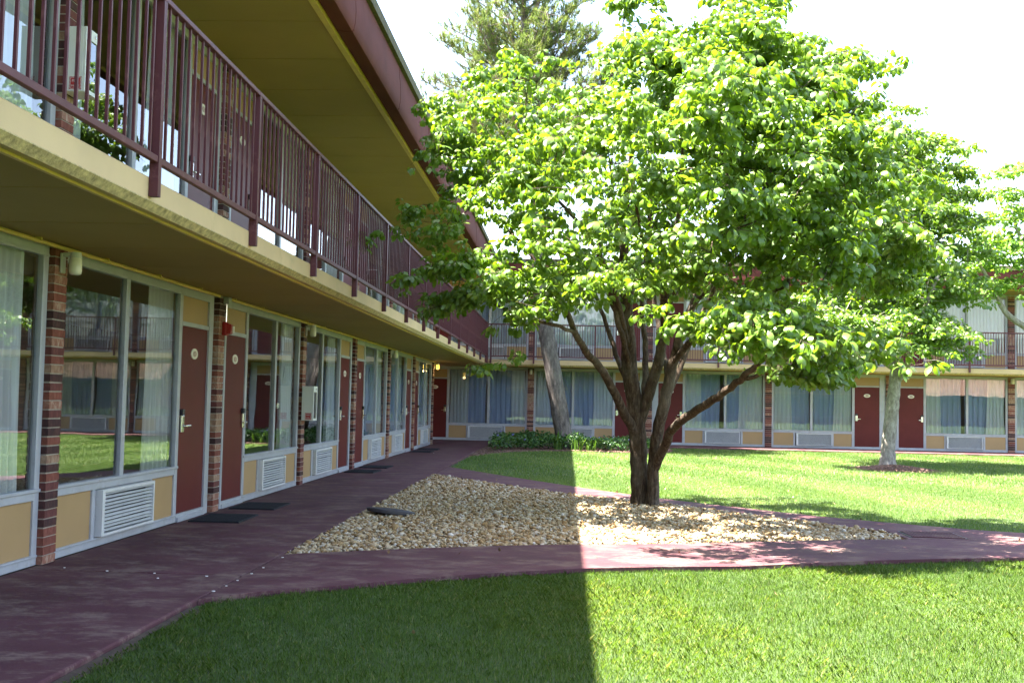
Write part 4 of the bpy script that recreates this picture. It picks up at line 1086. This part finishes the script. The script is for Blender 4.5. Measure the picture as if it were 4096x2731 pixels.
ring_c = np.array([q(2040, 1082)[0], 16.9])
n = 30; mb = MB(); rr = [1.05 + random.uniform(-.12, .12) for _ in range(n)]
mb.v.append((ring_c[0], ring_c[1] + .3, 0.06))
for k in range(n): mb.v.append((ring_c[0] + rr[k] * math.cos(2 * math.pi * k / n), ring_c[1] + 1.1 * rr[k] * math.sin(2 * math.pi * k / n), -0.06))
for k in range(n): mb.f.append((0, 1 + k, 1 + (k + 1) % n)); mb.mi.append(0)
add("mulch_mound", mb.mesh("mulch_mound", M_MULCH), kind="structure", label="low mulch mound around the pale trunked tree", cat="mulch")
a = RNG.uniform(0, 6.28, 2600); rd = np.sqrt(RNG.random(2600)) * 1.1
P = np.stack([ring_c[0] + rd * np.cos(a), ring_c[1] + rd * np.sin(a) * 1.1], 1)
chips("mulch_chips", P, 0.07 - 0.12 * rd, 0.035, label="shredded bark chips around the pale trunked tree", cat="mulch")
# ground cover: low mounds of small leaves
cn = 16000
P = np.stack([RNG.uniform(1.8, 6.6, cn), RNG.uniform(18.5, 25.6, cn)], 1)
IN = [(1.95, 20.0), (2.4, 21.2), (3.1, 22.0), (4.2, 22.45), (5.3, 22.3), (6.1, 22.3), (6.5, 23.2), (6.5, 25.2), (1.9, 25.2)]
P = P[inside(IN, P)]
h = 0.34 + 0.10 * np.sin(P[:, 0] * 2.3 + 1) * np.sin(P[:, 1] * 1.9) + 0.07 * np.sin(P[:, 0] * 5.1) * np.cos(P[:, 1] * 4.3)
h = h * np.where(P[:, 0] > 4.4, 0.78, 1.0); z = h * RNG.random(len(P)) ** 0.45
n = len(P); D = RNG.normal(size=(n, 3)); D[:, 2] = D[:, 2] * .5 + .1
tv, tf = leaf_template(0.8, .1, .24)
add("ground_cover", inst_mesh("ground_cover", tv, tf, np.stack([P[:, 0], P[:, 1], z], 1), frames(D, np.tile([0, 0, 1.0], (n, 1)) + RNG.normal(size=(n, 3)) * .5) * RNG.uniform(.07, .13, n)[:, None, None], M_COVER, RNG.random(n)),
    kind="stuff", label="low leafy ground cover filling the flower bed", cat="ground cover")
for k in range(16):      # scattered violet blossoms
    i = int(RNG.integers(0, n)); mb = MB(); 
    for s in range(5):
        a = 1.257 * s; mb.poly([(0, 0, 0), (.022 * math.cos(a - .5), .022 * math.sin(a - .5), .006), (.035 * math.cos(a), .035 * math.sin(a), .004), (.022 * math.cos(a + .5), .022 * math.sin(a + .5), .006)])
    o = add("blossom", mb.mesh("blossom", M_FLOWER, fix=False), loc=(P[i, 0], P[i, 1], h[i] + .03), label="tiny violet blossom above the ground cover leaves", cat="flower", group="violet blossoms in the flower bed"); o.rotation_euler = (.9, 0, random.uniform(-.5, .5))
def iris(x, y, nb, H, label):
    root = empty("iris_clump", (x, y, -0.02), label=label, cat="plant", group="sword leaved plants by the pine")
    for k in range(nb):
        a = random.uniform(0, 6.28); l = random.uniform(.55, 1.0) * H; lean = random.uniform(.05, .55); w = random.uniform(.016, .026); d = Vector((math.cos(a), math.sin(a), 0)); s = Vector((-d.y, d.x, 0))
        V = []; F = []; b = Vector((random.gauss(0, .08), random.gauss(0, .08), 0)); m = 6
        for j in range(m + 1):
            t = j / m; c = b + d * lean * l * t * t + Vector((0, 0, l * t * (1 - .25 * lean * t))); ww = w * (1 - t ** 3)
            V += [c - s * ww, c + s * ww]
        F = [(2 * j, 2 * j + 1, 2 * j + 3, 2 * j + 2) for j in range(m)]
        fl = np.array(F).ravel()
        add("leaf_blade", np_mesh("leaf_blade", np.array([v[:] for v in V]), fl, np.arange(m) * 4, None, M_IRIS, np.full(len(V), random.random()), True), root)
for (px, py, Yq, nb, H, d) in [(2235, 1800, 22.55, 26, .62, "tall green sword leaved clump at the foot of the pine"), (2310, 1800, 22.5, 20, .48, "bright sunlit sword leaved clump right of the pine"), (2360, 1802, 22.45, 16, .36, "low yellow green clump at the sunny bed edge")]:
    p = at_y(px, py, Yq); iris(p[0], Yq, nb, H, d)

# ------------------------------------------------------------------ lawn
def lawn_points(n, x0, x1, y0, y1):
    P = np.stack([RNG.uniform(x0, x1, n), RNG.uniform(y0, y1, n)], 1)
    bad = (P[:, 0] < 1.66) | (P[:, 1] > 25.83) | inside(lp, P) | inside(up, P) | inside(gravel_poly, P) | inside(BED, P) | (np.hypot(P[:, 0] - ring_c[0], (P[:, 1] - ring_c[1]) / 1.1) < .85)
    P = P[~bad]
    d = P - CAM[:2]; fwd = d @ _F[:2]; lat = d @ _R0[:2]         # grow blades only where the courtyard lawn can be seen, with a margin
    return P[(fwd > 3.6) & (np.abs(lat) < fwd * 0.53 + 1.2)]
sets = [(440000, 1.6, 9.5, -5.5, 2.3, .025, .0012), (230000, 1.6, 13, 3.6, 12, .026, .0026), (150000, 1.6, 20, 12, 25.9, .034, .0058)]
PS = []; HS = []; WS = []
for n0, x0, x1, y0, y1, hh, ww in sets:
    P = lawn_points(int(n0 * 1.25), x0, x1, y0, y1); PS.append(P); HS.append(hh * RNG.lognormal(0, .3, len(P))); WS.append(np.full(len(P), ww) * RNG.uniform(.7, 1.3, len(P)))
n_near = len(PS[0])
P = np.concatenate(PS); H = np.concatenate(HS); Wd = np.concatenate(WS); n = len(P)
cl = np.sin(P[:, 0] * 7.1 + 2 * np.sin(P[:, 1] * 3.3)) * np.sin(P[:, 1] * 6.3 + 2 * np.sin(P[:, 0] * 2.9))
big_p = np.sin(P[:, 0] * 1.3 + 1.7 * np.sin(P[:, 1] * .8)) * np.sin(P[:, 1] * 1.1 + 1.3 * np.sin(P[:, 0] * .9))
H *= 1 + .16 * cl + .12 * big_p
stripe = np.clip(2.0 * np.sin((P[:, 0] * .93 + P[:, 1] * .30) * 2 * math.pi / 2.6 + .9 * np.sin(P[:, 1] * .4) + .5 * np.sin(P[:, 0] * .9)), -1, 1)
a = RNG.uniform(0, 6.283, n); lean = RNG.uniform(.1, .65, n) + .10 * stripe
dx, dy = np.cos(a), np.sin(a); b0 = np.stack([P[:, 0], P[:, 1], np.full(n, -0.043)], 1)
sd = np.stack([-dy, dx, np.zeros(n)], 1) * Wd[:, None]
def pt(t): return b0 + np.stack([dx * lean * H * t * t, dy * lean * H * t * t, H * t * (1 - .3 * lean * t)], 1)
m1 = pt(.55); tp = pt(1.0); N1 = n_near
V = np.concatenate([np.stack([b0 - sd, b0 + sd, m1 + sd * .8, tp, m1 - sd * .8], 1)[:N1].reshape(-1, 3), np.stack([b0 - sd, b0 + sd, tp], 1)[N1:].reshape(-1, 3)])
FF = np.arange(N1 * 5 + (n - N1) * 3); ST = np.concatenate([np.arange(N1) * 5, N1 * 5 + np.arange(n - N1) * 3])
tint = np.clip(.47 + .08 * stripe + .10 * cl + .10 * big_p + RNG.normal(size=n) * .20, 0, .97)
dead = RNG.random(n) < .035; tint[dead] = 1.0
add("lawn_grass", np_mesh("lawn_grass", V, FF, ST, None, M_GRASS, np.concatenate([np.repeat(tint[:N1], 5), np.repeat(tint[N1:], 3)])), kind="stuff", label="short mown lawn grass on both sides of the paths", cat="grass")

# a few dry leaves and twigs lying about
lit_P = np.concatenate([np.stack([RNG.uniform(1.8, 7.5, 70), RNG.uniform(1, 10, 70)], 1), np.stack([RNG.uniform(2, 13, 60), RNG.uniform(-3, 24, 60)], 1)])
lit_z = np.where(inside(gravel_poly, lit_P), 0.03, np.where(inside(lp, lit_P) | inside(up, lit_P), 0.006, -0.012)); lit_ok = lit_P[:, 0] > 1.7; lit_P, lit_z = lit_P[lit_ok], lit_z[lit_ok]
ln_ = len(lit_P); lD = RNG.normal(size=(ln_, 3)); lD[:, 2] *= .15
tv, tf = leaf_template(-0.6, -.2, .2)
M_DRY = attr_mat("dry_leaf", [(0, (0.16, 0.09, 0.04)), (1, (0.42, 0.31, 0.16))], 0.8)
add("leaf_litter", inst_mesh("leaf_litter", tv, tf, np.stack([lit_P[:, 0], lit_P[:, 1], lit_z], 1), frames(lD) * RNG.uniform(.025, .06, ln_)[:, None, None], M_DRY, RNG.random(ln_)), kind="stuff", label="few dry leaves scattered over gravel, path and lawn", cat="leaf litter")

# ------------------------------------------------------------------ what the windows reflect: an added dark wing, a low building and trees behind the viewer
M_SHADEWALL = paint("brown_brick_wall", (0.16, 0.10, 0.07), 0.9, 0.2, 8, 0.3, 60)
rb_ = empty("added_dark_wing", (0, -33, 0), label="added unseen two storey wing behind the viewer that darkens window reflections", cat="building")  # added unseen dark mass, tall and flat-roofed to darken the ground floor reflections
add("wall", MB().box(-16, 30, -7, 0, 0, 5.6).mesh("wall", M_SHADEWALL), rb_)
add("roof", MB().box(-16.5, 30.4, -7.5, 1.2, 5.6, 5.85).mesh("roof", M_GUTTER), rb_)
add("gallery", MB().box(-16, 30, 0.002, 1.1, 2.45, 2.6).mesh("gallery", M_TAN), rb_)
for k in range(11):
    for zf in (0.0, 2.6):
        x = -14.5 + 4.0 * k
        wdw = add("window", MB().box(x, x + 2.6, 0.003, 0.05, zf + .5, zf + 2.3).mesh("window", M_FRAME), rb_)
        add("pane", MB().box(x + .1, x + 2.5, 0.05, 0.06, zf + .6, zf + 2.2).mesh("pane", M_BLACK), wdw)
rl_ = empty("lobby_building", (33, -34, 0), label="low lobby with sunlit shingle roof behind the viewer", cat="building")
add("wall", MB().box(0, 26, -6, 0, 0, 2.6).mesh("wall", M_SHADEWALL), rl_)
mb = MB(); mb.poly([(-1, 1.4, 2.62), (27, 1.4, 2.62), (26, -5, 4.6), (0, -5, 4.6)]); mb.poly([(0, -5, 4.6), (26, -5, 4.6), (26, -9, 2.8), (0, -9, 2.8)])
add("roof_slope", mb.mesh("roof_slope", M_ROOF), rl_)
def copy_tree(src, dx, dy, sc, label):
    c = src.copy(); COL.objects.link(c); c["label"] = label; c.location = (dx, dy, 0); c.scale = (sc,) * 3
    for ch in src.children:
        if ch.name.startswith("leaf"): continue
        o = ch.copy(); COL.objects.link(o); o.parent = c
small_src = [o for o in bpy.data.objects if o.name.startswith("courtyard_tree") and o is not big][0]
copy_tree(small_src, -1.5, -42, 1.1, "leafy tree behind the viewer reflected left in the far windows")
print("leaves", nleaf, "grass", n, "objects", len(bpy.data.objects))
